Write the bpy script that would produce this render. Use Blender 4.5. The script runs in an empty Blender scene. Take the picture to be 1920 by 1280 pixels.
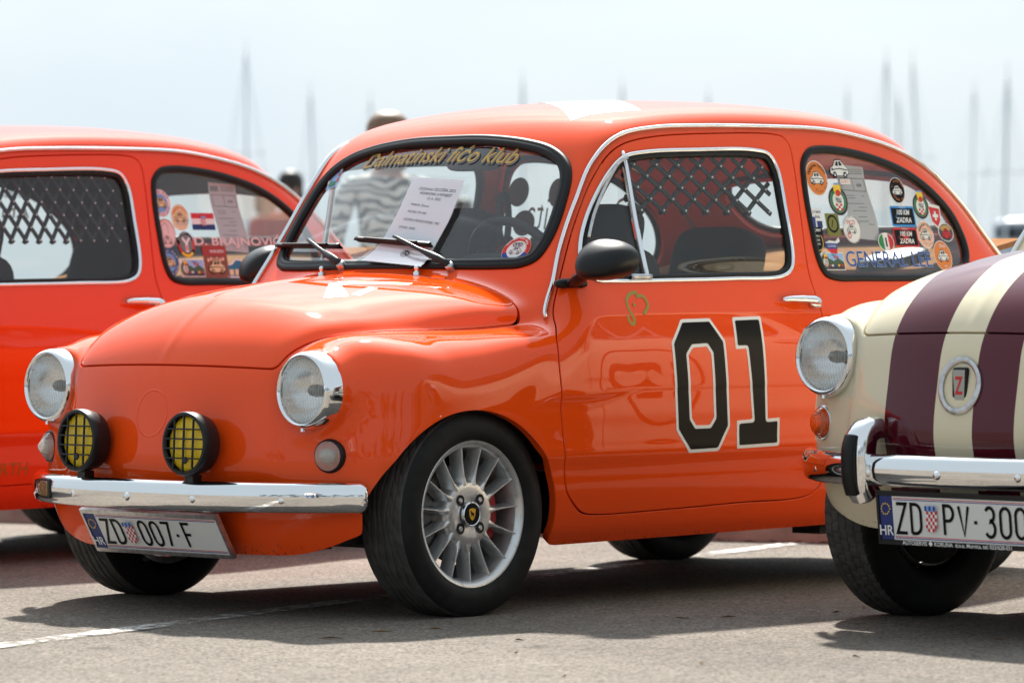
import bpy, math, random
import numpy as np
from mathutils import Vector, Matrix
from mathutils.geometry import tessellate_polygon

random.seed(5); RNG=np.random.default_rng(5)
SC=bpy.context.scene
COL=SC.collection

# ---------------------------------------------------------------- camera
# world axes: x towards the rear of the parked cars, y away from the camera, z up; metres
cam_data=bpy.data.cameras.new('camera'); camera=bpy.data.objects.new('camera',cam_data); COL.objects.link(camera)
SC.camera=camera
cam_data.sensor_width=36.0; cam_data.lens=8082.0/1920*36; cam_data.clip_start=.1; cam_data.clip_end=6000
CAM=Vector((-7.5105,-8.3093,.8028)); YAW,PITCH,ROLL=.7855,-.0111,-.0042
fw=Vector((math.cos(PITCH)*math.cos(YAW),math.cos(PITCH)*math.sin(YAW),math.sin(PITCH)))
rt=fw.cross(Vector((0,0,1))).normalized(); up=rt.cross(fw)
r2=math.cos(ROLL)*rt+math.sin(ROLL)*up; u2=-math.sin(ROLL)*rt+math.cos(ROLL)*up
M=Matrix((r2,u2,-fw)).transposed().to_4x4(); M.translation=CAM; camera.matrix_world=M
cam_data.dof.use_dof=True; cam_data.dof.focus_distance=10.85; cam_data.dof.aperture_fstop=5.2

# ---------------------------------------------------------------- sky and sun
SUN_DIR=Vector((.68,.70,1.0)).normalized()          # towards the sun: behind the cars, high
world=bpy.data.worlds.new('World'); SC.world=world; world.use_nodes=True
wt=world.node_tree; bg=wt.nodes['Background']
sky=wt.nodes.new('ShaderNodeTexSky'); sky.sky_type='NISHITA'; sky.sun_disc=False
sky.sun_elevation=math.asin(SUN_DIR.z); sky.sun_rotation=math.atan2(SUN_DIR.x,SUN_DIR.y)
sky.air_density=1.0; sky.dust_density=3.5; sky.ozone_density=1.0
tc=wt.nodes.new('ShaderNodeTexCoord'); mp=wt.nodes.new('ShaderNodeMapping'); mp.inputs['Scale'].default_value=(1,1,2.6)
ns=wt.nodes.new('ShaderNodeTexNoise'); ns.inputs['Scale'].default_value=3.2; ns.inputs['Detail'].default_value=7; ns.inputs['Roughness'].default_value=.55
cr=wt.nodes.new('ShaderNodeValToRGB'); cr.color_ramp.elements[0].position=.36; cr.color_ramp.elements[0].color=(.955,.955,.955,1)
cr.color_ramp.elements[1].position=.62; cr.color_ramp.elements[1].color=(.992,.992,.992,1)
mx=wt.nodes.new('ShaderNodeMix'); mx.data_type='RGBA'
mx.inputs['B'].default_value=(1.70,1.95,2.12,1)        # veil of thin high cloud
wt.links.new(tc.outputs['Generated'],mp.inputs[0]); wt.links.new(mp.outputs[0],ns.inputs['Vector'])
wt.links.new(ns.outputs['Fac'],cr.inputs[0]); wt.links.new(cr.outputs[0],mx.inputs['Factor'])
wt.links.new(sky.outputs[0],mx.inputs['A']); 
dt=wt.nodes.new('ShaderNodeVectorMath'); dt.operation='DOT_PRODUCT'; dt.inputs[1].default_value=SUN_DIR; wt.links.new(tc.outputs['Generated'],dt.inputs[0])
def wmath(op,a,b):
    n=wt.nodes.new('ShaderNodeMath'); n.operation=op
    for i,v in enumerate((a,b)):
        if isinstance(v,float): n.inputs[i].default_value=v
        else: wt.links.new(v,n.inputs[i])
    return n.outputs[0]
half=wmath('MULTIPLY',wmath('ADD',dt.outputs['Value'],1.),.5)
# thin cloud: brightest round the sun, dimmest opposite to it
glow=wmath('ADD',wmath('ADD',wmath('MULTIPLY',wmath('POWER',wmath('MAXIMUM',dt.outputs['Value'],0.),8.5),3.6),.97),wmath('MULTIPLY',wmath('MULTIPLY',half,half),.02))
vm=wt.nodes.new('ShaderNodeVectorMath'); vm.operation='SCALE'; wt.links.new(mx.outputs['Result'],vm.inputs[0]); wt.links.new(glow,vm.inputs['Scale'])
wt.links.new(vm.outputs[0],bg.inputs[0])
bg.inputs[1].default_value=.10
sun_data=bpy.data.lights.new('sun','SUN'); sun_data.energy=3.0; sun_data.angle=math.radians(2.0); sun_data.color=(1,.95,.87)
sun=bpy.data.objects.new('sun',sun_data); COL.objects.link(sun)
sun.rotation_euler=(-SUN_DIR).to_track_quat('-Z','Y').to_euler(); sun.location=(8,8,12)
SC.view_settings.view_transform='Standard'; SC.view_settings.look='None'; SC.view_settings.exposure=1.86; SC.view_settings.gamma=1
SC.cycles.max_bounces=10; SC.cycles.transparent_max_bounces=24; SC.cycles.caustics_reflective=False; SC.cycles.caustics_refractive=False
SC.cycles.use_denoising=True

# ---------------------------------------------------------------- materials
MATS={}
def lin(c):
    return tuple(((v/255)/12.92 if v/255<=.04045 else ((v/255+.055)/1.055)**2.4) for v in c)
def mat(name,base=(.5,.5,.5),rough=.5,metal=0.,coat=0.,spec=.5,noise=None,bump=None,trans=0.,ior=1.45,emit=None):
    if name in MATS: return MATS[name]
    m=bpy.data.materials.new(name); m.use_nodes=True; nt=m.node_tree; b=nt.nodes['Principled BSDF']
    b.inputs['Base Color'].default_value=(*base,1); b.inputs['Roughness'].default_value=rough; b.inputs['Metallic'].default_value=metal
    b.inputs['Coat Weight'].default_value=coat; b.inputs['Coat Roughness'].default_value=.025
    b.inputs['Specular IOR Level'].default_value=spec; b.inputs['Transmission Weight'].default_value=trans; b.inputs['IOR'].default_value=ior
    t=None
    if noise or bump:
        t=nt.nodes.new('ShaderNodeTexCoord')
    if noise:                                   # noise=(scale,second colour,low,high)
        n=nt.nodes.new('ShaderNodeTexNoise'); n.inputs['Scale'].default_value=noise[0]; n.inputs['Detail'].default_value=6
        r=nt.nodes.new('ShaderNodeMapRange'); r.inputs['From Min'].default_value=noise[2]; r.inputs['From Max'].default_value=noise[3]
        x=nt.nodes.new('ShaderNodeMix'); x.data_type='RGBA'; x.inputs['A'].default_value=(*base,1); x.inputs['B'].default_value=(*noise[1],1)
        nt.links.new(t.outputs['Object'],n.inputs['Vector']); nt.links.new(n.outputs['Fac'],r.inputs['Value']); nt.links.new(r.outputs[0],x.inputs['Factor']); nt.links.new(x.outputs['Result'],b.inputs['Base Color'])
    if bump:                                    # bump=(scale,strength,distance)
        n=nt.nodes.new('ShaderNodeTexNoise'); n.inputs['Scale'].default_value=bump[0]; n.inputs['Detail'].default_value=4
        u=nt.nodes.new('ShaderNodeBump'); u.inputs['Strength'].default_value=bump[1]; u.inputs['Distance'].default_value=bump[2]
        nt.links.new(t.outputs['Object'],n.inputs['Vector']); nt.links.new(n.outputs['Fac'],u.inputs['Height']); nt.links.new(u.outputs[0],b.inputs['Normal'])
    MATS[name]=m; return m
def paint(name,base,dirt=(.05,.035,.025)):
    """solid enamel under clear coat, with road grime spattered on it"""
    if name in MATS: return MATS[name]
    m=mat(name,base,.42,0,.85,.0); nt=m.node_tree; b=nt.nodes['Principled BSDF']
    t=nt.nodes.new('ShaderNodeTexCoord'); s=nt.nodes.new('ShaderNodeSeparateXYZ'); nt.links.new(t.outputs['Object'],s.inputs[0])
    n=nt.nodes.new('ShaderNodeTexNoise'); n.inputs['Scale'].default_value=95; n.inputs['Detail'].default_value=8; n.inputs['Roughness'].default_value=.7
    nt.links.new(t.outputs['Object'],n.inputs['Vector'])
    z=nt.nodes.new('ShaderNodeMapRange'); z.inputs['From Min'].default_value=.15; z.inputs['From Max'].default_value=.24; z.inputs['To Min'].default_value=.10; z.inputs['To Max'].default_value=-.12
    nt.links.new(s.outputs['Z'],z.inputs['Value'])
    a=nt.nodes.new('ShaderNodeMath'); nt.links.new(n.outputs['Fac'],a.inputs[0]); nt.links.new(z.outputs[0],a.inputs[1])
    r=nt.nodes.new('ShaderNodeMapRange'); r.inputs['From Min'].default_value=.60; r.inputs['From Max'].default_value=.74
    nt.links.new(a.outputs[0],r.inputs['Value'])
    x=nt.nodes.new('ShaderNodeMix'); x.data_type='RGBA'; x.inputs['A'].default_value=(*base,1); x.inputs['B'].default_value=(*dirt,1)
    nt.links.new(r.outputs[0],x.inputs['Factor']); nt.links.new(x.outputs['Result'],b.inputs['Base Color'])
    c=nt.nodes.new('ShaderNodeMath'); c.operation='SUBTRACT'; c.inputs[0].default_value=.85; nt.links.new(r.outputs[0],c.inputs[1]); nt.links.new(c.outputs[0],b.inputs['Coat Weight'])
    n2=nt.nodes.new('ShaderNodeTexNoise'); n2.inputs['Scale'].default_value=7; n2.inputs['Detail'].default_value=3
    nt.links.new(t.outputs['Object'],n2.inputs['Vector'])
    bp=nt.nodes.new('ShaderNodeBump'); bp.inputs['Strength'].default_value=.05; bp.inputs['Distance'].default_value=.003
    nt.links.new(n2.outputs['Fac'],bp.inputs['Height']); nt.links.new(bp.outputs[0],b.inputs['Coat Normal'])
    return m
def thin_glass(name,tint=(.94,.97,.96),boost=2.5,rough=0.0,milk=None):
    if name in MATS: return MATS[name]
    m=bpy.data.materials.new(name); m.use_nodes=True; nt=m.node_tree; nt.nodes.remove(nt.nodes['Principled BSDF'])
    o=nt.nodes['Material Output']
    def op(kind,x,y):
        n=nt.nodes.new('ShaderNodeMath'); n.operation=kind; n.use_clamp=True
        for i,v in enumerate((x,y)):
            if isinstance(v,float): n.inputs[i].default_value=v
            else: nt.links.new(v,n.inputs[i])
        return n.outputs[0]
    lw=nt.nodes.new('ShaderNodeLayerWeight'); lw.inputs['Blend'].default_value=.5
    fac=op('MULTIPLY',op('ADD',op('MULTIPLY',op('POWER',lw.outputs['Facing'],5.),.96),.04),float(boost))
    t=nt.nodes.new('ShaderNodeBsdfTransparent'); t.inputs[0].default_value=(*tint,1)
    g=nt.nodes.new('ShaderNodeBsdfGlossy'); g.inputs['Roughness'].default_value=rough
    src=t.outputs[0]
    if milk:                                    # scattered light of moulded plastic and pressed glass; on windows, a painted reflection veil
        d=nt.nodes.new('ShaderNodeBsdfTranslucent'); d.inputs[0].default_value=(*milk[1],1); d2=nt.nodes.new('ShaderNodeBsdfDiffuse'); d2.inputs[0].default_value=(*milk[1],1)
        y=nt.nodes.new('ShaderNodeMixShader'); y.inputs[0].default_value=.5; nt.links.new(d.outputs[0],y.inputs[1]); nt.links.new(d2.outputs[0],y.inputs[2])
        z=nt.nodes.new('ShaderNodeMixShader'); z.inputs[0].default_value=milk[0]
        if len(milk)>2:                         # thicker ribs of the moulding scatter more
            tc_=nt.nodes.new('ShaderNodeTexCoord'); wv=nt.nodes.new('ShaderNodeTexWave'); wv.bands_direction='Y'; wv.inputs['Scale'].default_value=milk[2]; wv.inputs['Distortion'].default_value=.6; nt.links.new(tc_.outputs['Object'],wv.inputs['Vector'])
            mr=nt.nodes.new('ShaderNodeMapRange'); mr.inputs['To Min'].default_value=milk[0]*.1; mr.inputs['To Max'].default_value=milk[0]*3.4; nt.links.new(wv.outputs['Fac'],mr.inputs['Value']); nt.links.new(mr.outputs[0],z.inputs[0])
        nt.links.new(t.outputs[0],z.inputs[1]); nt.links.new(y.outputs[0],z.inputs[2]); src=z.outputs[0]
    x=nt.nodes.new('ShaderNodeMixShader'); nt.links.new(fac,x.inputs[0])
    nt.links.new(src,x.inputs[1]); nt.links.new(g.outputs[0],x.inputs[2]); nt.links.new(x.outputs[0],o.inputs[0])
    MATS[name]=m; return m
ORANGE=paint('orange_paint',(.92,.080,.007)); ORANGE2=paint('red_orange_paint',(.88,.058,.005))
CREAM=paint('cream_paint',(.74,.66,.47))
CHROME=mat('chrome',(.86,.87,.88),.045,1.0,bump=(9,.05,.002)); STEEL=mat('brushed_steel',(.62,.62,.63),.28,1.0,noise=(60,(.42,.42,.43),.4,.7))
RUBBER=mat('black_rubber',(.009,.009,.010),.40,spec=.3); TYRE=mat('tyre_rubber',(.008,.008,.008),.6,spec=.25,noise=(30,(.016,.015,.015),.45,.75))
TREAD=mat('tread_rubber',(.050,.048,.046),.8,spec=.2,noise=(25,(.080,.076,.072),.4,.7))
ALLOY=mat('alloy_wheel',(.66,.66,.66),.30,.8,noise=(40,(.42,.41,.39),.55,.8)); DARK=mat('dark_void',(.01,.01,.01),.8)
BLACKP=mat('black_plastic',(.010,.010,.011),.36,spec=.35,bump=(120,.1,.001)); BLACKM=mat('black_satin_metal',(.010,.010,.011),.32,spec=.4)
FABRIC=mat('seat_fabric',(.016,.016,.018),.85,bump=(300,.3,.002)); TRIMB=mat('interior_black',(.014,.013,.013),.7)
WHITE=mat('white_print',(.80,.80,.80),.4); BLACK=mat('black_print',(.005,.005,.006),.28,coat=.0,spec=.14); PALE=None
GLASS=thin_glass('window_glass',milk=(.045,(.82,.84,.86))); SIDEGLASS=thin_glass('side_window_glass',(.90,.93,.92),1.5,0.,(.03,(.8,.8,.8))); SLEEVE=thin_glass('clear_plastic',(.95,.95,.95),2.0,.1)  # pale milk in the window panes stands in for sky reflected on them
def paper_mat(name,base):
    m=bpy.data.materials.new(name); m.use_nodes=True; nt=m.node_tree; nt.nodes.remove(nt.nodes['Principled BSDF'])
    d=nt.nodes.new('ShaderNodeBsdfDiffuse'); d.inputs[0].default_value=(*base,1); t=nt.nodes.new('ShaderNodeBsdfTranslucent'); t.inputs[0].default_value=(*base,1)
    x=nt.nodes.new('ShaderNodeMixShader'); x.inputs[0].default_value=.45; nt.links.new(d.outputs[0],x.inputs[1]); nt.links.new(t.outputs[0],x.inputs[2]); nt.links.new(x.outputs[0],nt.nodes['Material Output'].inputs[0]); return m
PALE=paper_mat('paper_white',(.93,.92,.98))
def col(name,rgb,rough=.4): return mat(name,lin(rgb),rough)
GOLD=col('gold_print',(196,160,70)); BLUE=col('blue_print',(30,60,150)); RED=col('red_print',(205,35,40)); GREEN=col('green_print',(30,130,70)); OCHRE=col('orange_print',(226,128,48))
YELLOW=col('yellow_print',(240,200,40)); PEACH=col('peach_print',(236,190,168)); CREAMP=col('cream_print',(228,205,160)); LBLUE=col('light_blue_print',(120,165,220)); GREY=col('grey_print',(120,120,122)); OLIVE=col('olive_print',(120,120,50)); BROWN=col('brown_print',(130,70,50)); PINKP=col('pale_pink_print',(232,205,205)); SKYP=col('sky_print',(150,190,235)); NAVY=col('navy_print',(30,45,110)); TEAL=col('teal_print',(40,110,150))

# ---------------------------------------------------------------- object helpers
def link(o,parent=None):
    COL.objects.link(o)
    if parent: o.parent=parent
    return o
def tag(o,label,cat,group=None,kind=None):
    o['label']=label
    if cat: o['category']=cat
    if group: o['group']=group
    if kind: o['kind']=kind
    return o
def empty(name,loc=(0,0,0),rz=0):
    o=bpy.data.objects.new(name,None); COL.objects.link(o); o.location=loc; o.rotation_euler=(0,0,rz); o.empty_display_size=.2; return o
def mesh(name,V,F,normals=None,smooth=True,matidx=None):
    me=bpy.data.meshes.new(name)
    if isinstance(F,np.ndarray) and F.ndim==2 and len(F):
        V=np.ascontiguousarray(V,dtype=np.float32); k=F.shape[1]
        me.vertices.add(len(V)); me.vertices.foreach_set('co',V.ravel())
        me.loops.add(F.size); me.loops.foreach_set('vertex_index',F.astype(np.int32).ravel())
        me.polygons.add(len(F)); me.polygons.foreach_set('loop_start',np.arange(0,F.size,k,dtype=np.int32))
        me.update(calc_edges=True)
    else:
        me.from_pydata([tuple(map(float,v)) for v in V],[],[tuple(map(int,f)) for f in F]); me.update()
    if matidx is not None: me.polygons.foreach_set('material_index',np.asarray(matidx,np.int32))
    me.polygons.foreach_set('use_smooth',[smooth]*len(me.polygons))
    if normals is not None: me.normals_split_custom_set_from_vertices(np.asarray(normals,float).tolist())
    return me
def obj(name,me,m,parent=None,loc=None,rot=None,scale=None):
    """one mesh object; materials sit on the object so that copies may share the mesh"""
    o=bpy.data.objects.new(name,me)
    ms=m if isinstance(m,(list,tuple)) else [m]
    while len(me.materials)<len(ms): me.materials.append(None)
    for i,x in enumerate(ms): o.material_slots[i].link='OBJECT'; o.material_slots[i].material=x
    if loc is not None: o.location=loc
    if rot is not None: o.rotation_euler=rot
    if scale is not None: o.scale=scale
    return link(o,parent)
CACHE={}
def cached(key,fn):
    if key not in CACHE: CACHE[key]=fn()
    return CACHE[key]
class MB:
    """collects simple shapes into one mesh"""
    def __init__(s): s.V=[]; s.F=[]; s.I=[]
    def add(s,V,F,i=0):
        o=len(s.V); s.V+= [tuple(map(float,v)) for v in V]; s.F+=[tuple(int(k)+o for k in f) for f in F]; s.I+=[i]*len(F); return s
    def box(s,c,d,i=0,R=None,taper=1.0):
        x,y,z=[k/2 for k in d]; P=[(sx*x*(taper if sz>0 else 1),sy*y*(taper if sz>0 else 1),sz*z) for sz in(-1,1) for sy in(-1,1) for sx in(-1,1)]
        P=[(R@Vector(p) if R else Vector(p))+Vector(c) for p in P]
        return s.add(P,[(0,2,3,1),(4,5,7,6),(0,1,5,4),(2,6,7,3),(0,4,6,2),(1,3,7,5)],i)
    def mesh(s,name,smooth=True,auto=None):
        me=mesh(name,s.V,s.F,None,smooth,s.I)
        if auto and smooth:
            try: me.set_sharp_from_angle(angle=math.radians(auto))
            except Exception: pass
        return me
def lathe(prof,n=48,axis='x',arc=None):
    """prof=[(axial,radius)] turned about an axis"""
    a=np.linspace(0,2*np.pi,n,endpoint=False) if arc is None else np.linspace(arc[0],arc[1],n)
    p=np.array(prof,float); A=np.repeat(p[:,0][:,None],n,1); Rr=p[:,1][:,None]
    c,s=Rr*np.cos(a),Rr*np.sin(a)
    V=np.stack({'x':(A,c,s),'y':(c,A,s),'z':(c,s,A)}[axis],-1).reshape(-1,3)
    m=len(p); i=np.arange(m*n).reshape(m,n); F=[]
    for k in range(m-1):
        b=np.roll(i[k],-1); d=np.roll(i[k+1],-1)
        q=np.stack([i[k],b,d,i[k+1]],1)
        F.append(q if arc is None else q[:-1])
    return V,np.concatenate(F)
def sweep(P,N,prof,closed=False,scale=None,cap=True):
    """profile points (along normal, along binormal) carried along a 3-D path"""
    P=np.asarray(P,float); N=np.asarray(N,float); n=len(P); m=len(prof)
    T=np.roll(P,-1,0)-np.roll(P,1,0)
    if not closed: T[0]=P[1]-P[0]; T[-1]=P[-1]-P[-2]
    T/=np.linalg.norm(T,axis=1,keepdims=True)
    N=N-(N*T).sum(1,keepdims=True)*T; N/=np.maximum(np.linalg.norm(N,axis=1,keepdims=True),1e-9); B=np.cross(T,N)
    sc=np.ones(n) if scale is None else np.asarray(scale)
    pr=np.array(prof,float)
    V=(P[:,None,:]+N[:,None,:]*(pr[:,0][None,:,None]*sc[:,None,None])+B[:,None,:]*(pr[:,1][None,:,None]*sc[:,None,None])).reshape(-1,3)
    F=[]
    for k in range(n if closed else n-1):
        k2=(k+1)%n
        for j in range(m): F.append((k*m+j,k*m+(j+1)%m,k2*m+(j+1)%m,k2*m+j))
    if not closed and cap: F.append(tuple(range(m))[::-1]); F.append(tuple((n-1)*m+j for j in range(m)))
    return V,F
def oval(a,b,n=10,off=0): return [(off+a*math.sin(t),b*math.cos(t)) for t in np.linspace(0,2*np.pi,n,endpoint=False)]
def tube(P,r,n=8,scale=None):
    P=np.asarray(P,float); d=P[-1]-P[0]; ref=np.array([0,0,1.]) if abs(d[2])<.9*np.linalg.norm(d) else np.array([1.,0,0])
    return sweep(P,np.tile(ref,(len(P),1)),oval(r,r,n),False,scale)
def spline(pts,n=120,closed=False):
    p=np.asarray(pts,float); m=len(p)
    if closed: idx=lambda i:p[i%m]
    else: idx=lambda i:p[i] if 0<=i<m else (2*p[0]-p[1] if i<0 else 2*p[-1]-p[-2])
    out=[]
    for i in range(m if closed else m-1):
        a,b,c,d=idx(i-1),idx(i),idx(i+1),idx(i+2)
        ta=np.linalg.norm(b-a)**.5; tb=np.linalg.norm(c-b)**.5; tcx=np.linalg.norm(d-c)**.5
        m1=(b-a)/max(ta,1e-9)-(c-a)/max(ta+tb,1e-9)+(c-b)/max(tb,1e-9); m2=(c-b)/max(tb,1e-9)-(d-b)/max(tb+tcx,1e-9)+(d-c)/max(tcx,1e-9)
        m1*=tb; m2*=tb
        for t in np.linspace(0,1,24,endpoint=False): out.append((2*t**3-3*t**2+1)*b+(t**3-2*t**2+t)*m1+(-2*t**3+3*t**2)*c+(t**3-t**2)*m2)
    out=np.array(out if closed else out+[p[-1]])
    q=np.vstack([out,out[:1]]) if closed else out
    s=np.r_[0,np.cumsum(np.linalg.norm(np.diff(q,axis=0),axis=1))]
    t=np.linspace(0,s[-1],n,endpoint=not closed)
    return np.stack([np.interp(t,s,q[:,k]) for k in range(q.shape[1])],1)
def sd_poly(poly,U,V,far=.08):
    """signed distance to a closed outline, negative inside; exact only near it"""
    poly=np.asarray(poly); out=np.full(len(U),1.0); lo=poly.min(0)-far; hi=poly.max(0)+far
    k=np.where((U>lo[0])&(U<hi[0])&(V>lo[1])&(V<hi[1]))[0]
    if not len(k): return out
    a=poly; b=np.roll(poly,-1,0); d=b-a; L=(d*d).sum(1)
    for c in np.array_split(k,max(1,len(k)//6000)):
        P=np.stack([U[c],V[c]],1)[:,None,:]-a[None]; t=np.clip((P*d).sum(2)/np.maximum(L,1e-12),0,1)
        D=np.sqrt(((P-t[...,None]*d)**2).sum(2)).min(1)
        y=V[c][:,None]; x=U[c][:,None]; cr_=((a[:,1]>y)!=(b[:,1]>y))&(x<a[:,0]+(y-a[:,1])/np.where(np.abs(d[:,1])<1e-12,1e-12,d[:,1])*d[:,0])
        out[c]=np.where(cr_.sum(1)%2==1,-D,D)
    return out
def clip(V,N,F,f):
    """keep the part of a triangle mesh where f<=0, cutting triangles along f=0"""
    f=np.where(np.abs(f)<2e-6,-2e-6,f); s=f>0; c=s[F].sum(1); out=[F[c==0]]; VV=[V]; NN=[N]; base=len(V)
    E=[]; tri=[]
    for cnt in (1,2):
        T=F[c==cnt]
        if not len(T): continue
        odd=s[T] if cnt==1 else ~s[T]; j=odd.argmax(1); r=np.arange(len(T))
        o,a,b=T[r,j],T[r,(j+1)%3],T[r,(j+2)%3]; tri.append((cnt,o,a,b)); E+=[np.stack([o,a],1),np.stack([o,b],1)]
    if E:
        S=np.sort(np.concatenate(E),1); uq,inv=np.unique(S,axis=0,return_inverse=True); inv=inv.ravel()
        t=(f[uq[:,0]]/(f[uq[:,0]]-f[uq[:,1]]))[:,None]
        VV.append(V[uq[:,0]]*(1-t)+V[uq[:,1]]*t); nn=N[uq[:,0]]*(1-t)+N[uq[:,1]]*t; NN.append(nn/np.linalg.norm(nn,axis=1,keepdims=True))
        p=0
        for cnt,o,a,b in tri:
            k=len(o); ea=inv[p:p+k]+base; eb=inv[p+k:p+2*k]+base; p+=2*k
            if cnt==1: out+=[np.stack([ea,a,b],1),np.stack([ea,b,eb],1)]
            else: out.append(np.stack([o,ea,eb],1))
    F=np.concatenate(out); V=np.concatenate(VV); N=np.concatenate(NN)
    u,inv=np.unique(F,return_inverse=True)
    return V[u],N[u],inv.reshape(F.shape)
def mirror(V,N,F): return V*[1,-1,1],N*[1,-1,1],F[:,::-1]
def both(V,N,F):
    mid=np.abs(V[:,1])<1e-7; idx=np.arange(len(V)); new=np.where(mid,idx,np.cumsum(~mid)-1+len(V))
    V2=(V*[1,-1,1])[~mid]; N2=(N*[1,-1,1])[~mid]
    return np.concatenate([V,V2]),np.concatenate([N,N2]),np.concatenate([F,new[F][:,::-1]])
def flange(V,N,F,depth=.018):
    """turn the free edges of a panel inwards"""
    E=np.concatenate([F[:,[0,1]],F[:,[1,2]],F[:,[2,0]]]); S=np.sort(E,1); u,inv,cnt=np.unique(S,axis=0,return_inverse=True,return_counts=True)
    B=E[cnt[inv.ravel()]==1]
    vs,inv=np.unique(B,return_inverse=True); B2=inv.reshape(B.shape); n=len(V); m=len(vs)
    t=V[B[:,1]]-V[B[:,0]]; en=np.cross(t,N[B[:,0]]); fn=np.zeros((m,3)); np.add.at(fn,B2[:,0],en); np.add.at(fn,B2[:,1],en)
    fn/=np.maximum(np.linalg.norm(fn,axis=1,keepdims=True),1e-12)
    r=.0022
    mid=V[vs]-N[vs]*r+fn*r*.45; V2=np.concatenate([V,mid,mid,mid-N[vs]*depth])
    nb=N[vs]+fn; nb/=np.linalg.norm(nb,axis=1,keepdims=True)
    N2=np.concatenate([N,nb,fn,fn]); a,b=B2[:,0],B2[:,1]
    Q=[np.stack([B[:,1],B[:,0],n+a],1),np.stack([B[:,1],n+a,n+b],1),np.stack([n+m+b,n+m+a,n+2*m+a],1),np.stack([n+m+b,n+2*m+a,n+2*m+b],1)]
    return V2,N2,np.concatenate([F]+Q)
def text2d(s,size=1.,bold=0.,shear=0.,align='CENTER',sx=1.):
    """flat lettering as 2-D triangles, origin at the middle of its baseline"""
    key=('txt',s,bold,shear,align)
    def mk():
        c=bpy.data.curves.new('lettering','FONT'); c.body=s; c.size=1.; c.align_x=align; c.shear=shear; c.offset=bold; c.fill_mode='FRONT'; c.resolution_u=3
        o=bpy.data.objects.new('lettering',c); COL.objects.link(o); dg=bpy.context.evaluated_depsgraph_get(); me=o.evaluated_get(dg).to_mesh()
        V=np.array([v.co[:2] for v in me.vertices]) if len(me.vertices) else np.zeros((0,2)); F=[tuple(p.vertices) for p in me.polygons]
        o.evaluated_get(dg).to_mesh_clear(); bpy.data.objects.remove(o); bpy.data.curves.remove(c); return V,F
    V,F=cached(key,mk); return V*[size*sx,size],F
def poly2d(p):
    t=tessellate_polygon([[Vector((*q,0)) for q in p]]); return np.array(p,float),[tuple(f) for f in t]
def ell2d(cx,cy,w,h,n=36):
    a=np.linspace(0,2*np.pi,n,endpoint=False); return np.stack([cx+w/2*np.cos(a),cy+h/2*np.sin(a)],1),[tuple(range(n))]
def ring2d(cx,cy,w,h,t,n=36,a0=0,a1=2*math.pi):
    a=np.linspace(a0,a1,n+1); o=np.stack([cx+w/2*np.cos(a),cy+h/2*np.sin(a)],1); i=np.stack([cx+(w/2-t)*np.cos(a),cy+(h/2-t)*np.sin(a)],1)
    return np.concatenate([o,i]),[(k,k+1,n+1+k+1,n+1+k) for k in range(n)]
def rect2d(cx,cy,w,h): return np.array([(cx-w/2,cy-h/2),(cx+w/2,cy-h/2),(cx+w/2,cy+h/2),(cx-w/2,cy+h/2)]),[(0,1,2,3)]
def stroke2d(P,w):
    """mitred ribbon along an open polyline"""
    P=np.asarray(P,float); P=P[np.r_[True,np.linalg.norm(np.diff(P,axis=0),axis=1)>1e-6]]; d=np.diff(P,axis=0); d/=np.linalg.norm(d,axis=1,keepdims=True); nr=np.stack([-d[:,1],d[:,0]],1)
    m=np.vstack([nr[:1],nr[:-1]+nr[1:],nr[-1:]]); 
    for i in range(len(m)):
        ref=nr[min(i,len(nr)-1)]; m[i]=m[i]/max(m[i]@ref,.35) if 0<i<len(m)-1 else m[i]
    V=np.concatenate([P+m*w/2,P-m*w/2]); n=len(P); return V,[(k,n+k,n+k+1,k+1) for k in range(n-1)]
def decal(name,layers,mapf,parent,step=.0005,base=.0008):
    """flat print: layers of 2-D shapes laid on a surface one thin film over the other"""
    V=[];F=[];I=[];ms=[]
    for k,(sh,m) in enumerate(layers):
        v,f=sh
        if not len(v): continue
        if m not in ms: ms.append(m)
        W=mapf(np.asarray(v,float),base+step*k); o=sum(map(len,V)); V.append(W); F+=[tuple(int(i)+o for i in q) for q in f]; I+=[ms.index(m)]*len(f)
    me=mesh(name,np.concatenate(V),F,None,False,I); return obj(name,me,ms,parent)
# ---------------------------------------------------------------- body field
def table(xs, ys, sm=0.02, n=4000):
    xs=np.asarray(xs,float); ys=np.asarray(ys,float)
    d=np.gradient(ys,xs)
    X=np.linspace(xs[0],xs[-1],n); i=np.clip(np.searchsorted(xs,X)-1,0,len(xs)-2)
    h=xs[i+1]-xs[i]; t=(X-xs[i])/h
    Y=(2*t**3-3*t**2+1)*ys[i]+(t**3-2*t**2+t)*h*d[i]+(-2*t**3+3*t**2)*ys[i+1]+(t**3-t**2)*h*d[i+1]
    s=sm/(X[1]-X[0]); k=np.arange(-int(3*s)-1,int(3*s)+2); w=np.exp(-.5*(k/max(s,1e-6))**2); w/=w.sum()
    p=len(k)//2
    Yp=np.concatenate([Y[0]+(np.arange(-p,0))*(Y[1]-Y[0]),Y,Y[-1]+np.arange(1,p+1)*(Y[-1]-Y[-2])])
    Y=np.convolve(Yp,w,'valid')
    return lambda v:np.interp(v,X,Y)
def smax(a,b,k):
    h=np.maximum(k-np.abs(a-b),0)/k
    return np.maximum(a,b)+h*h*h*k/6
def smin(a,b,k): return -smax(-a,-b,k)
def sstep(a,b,x):
    t=np.clip((x-a)/(b-a),0,1); return t*t*(3-2*t)
T_P=table([-.7,-.4,-.2,0,.3,.8,1.3,1.8,2.1,2.4,2.7],[.625,.655,.675,.684,.688,.690,.690,.690,.682,.650,.595],.06)
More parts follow.
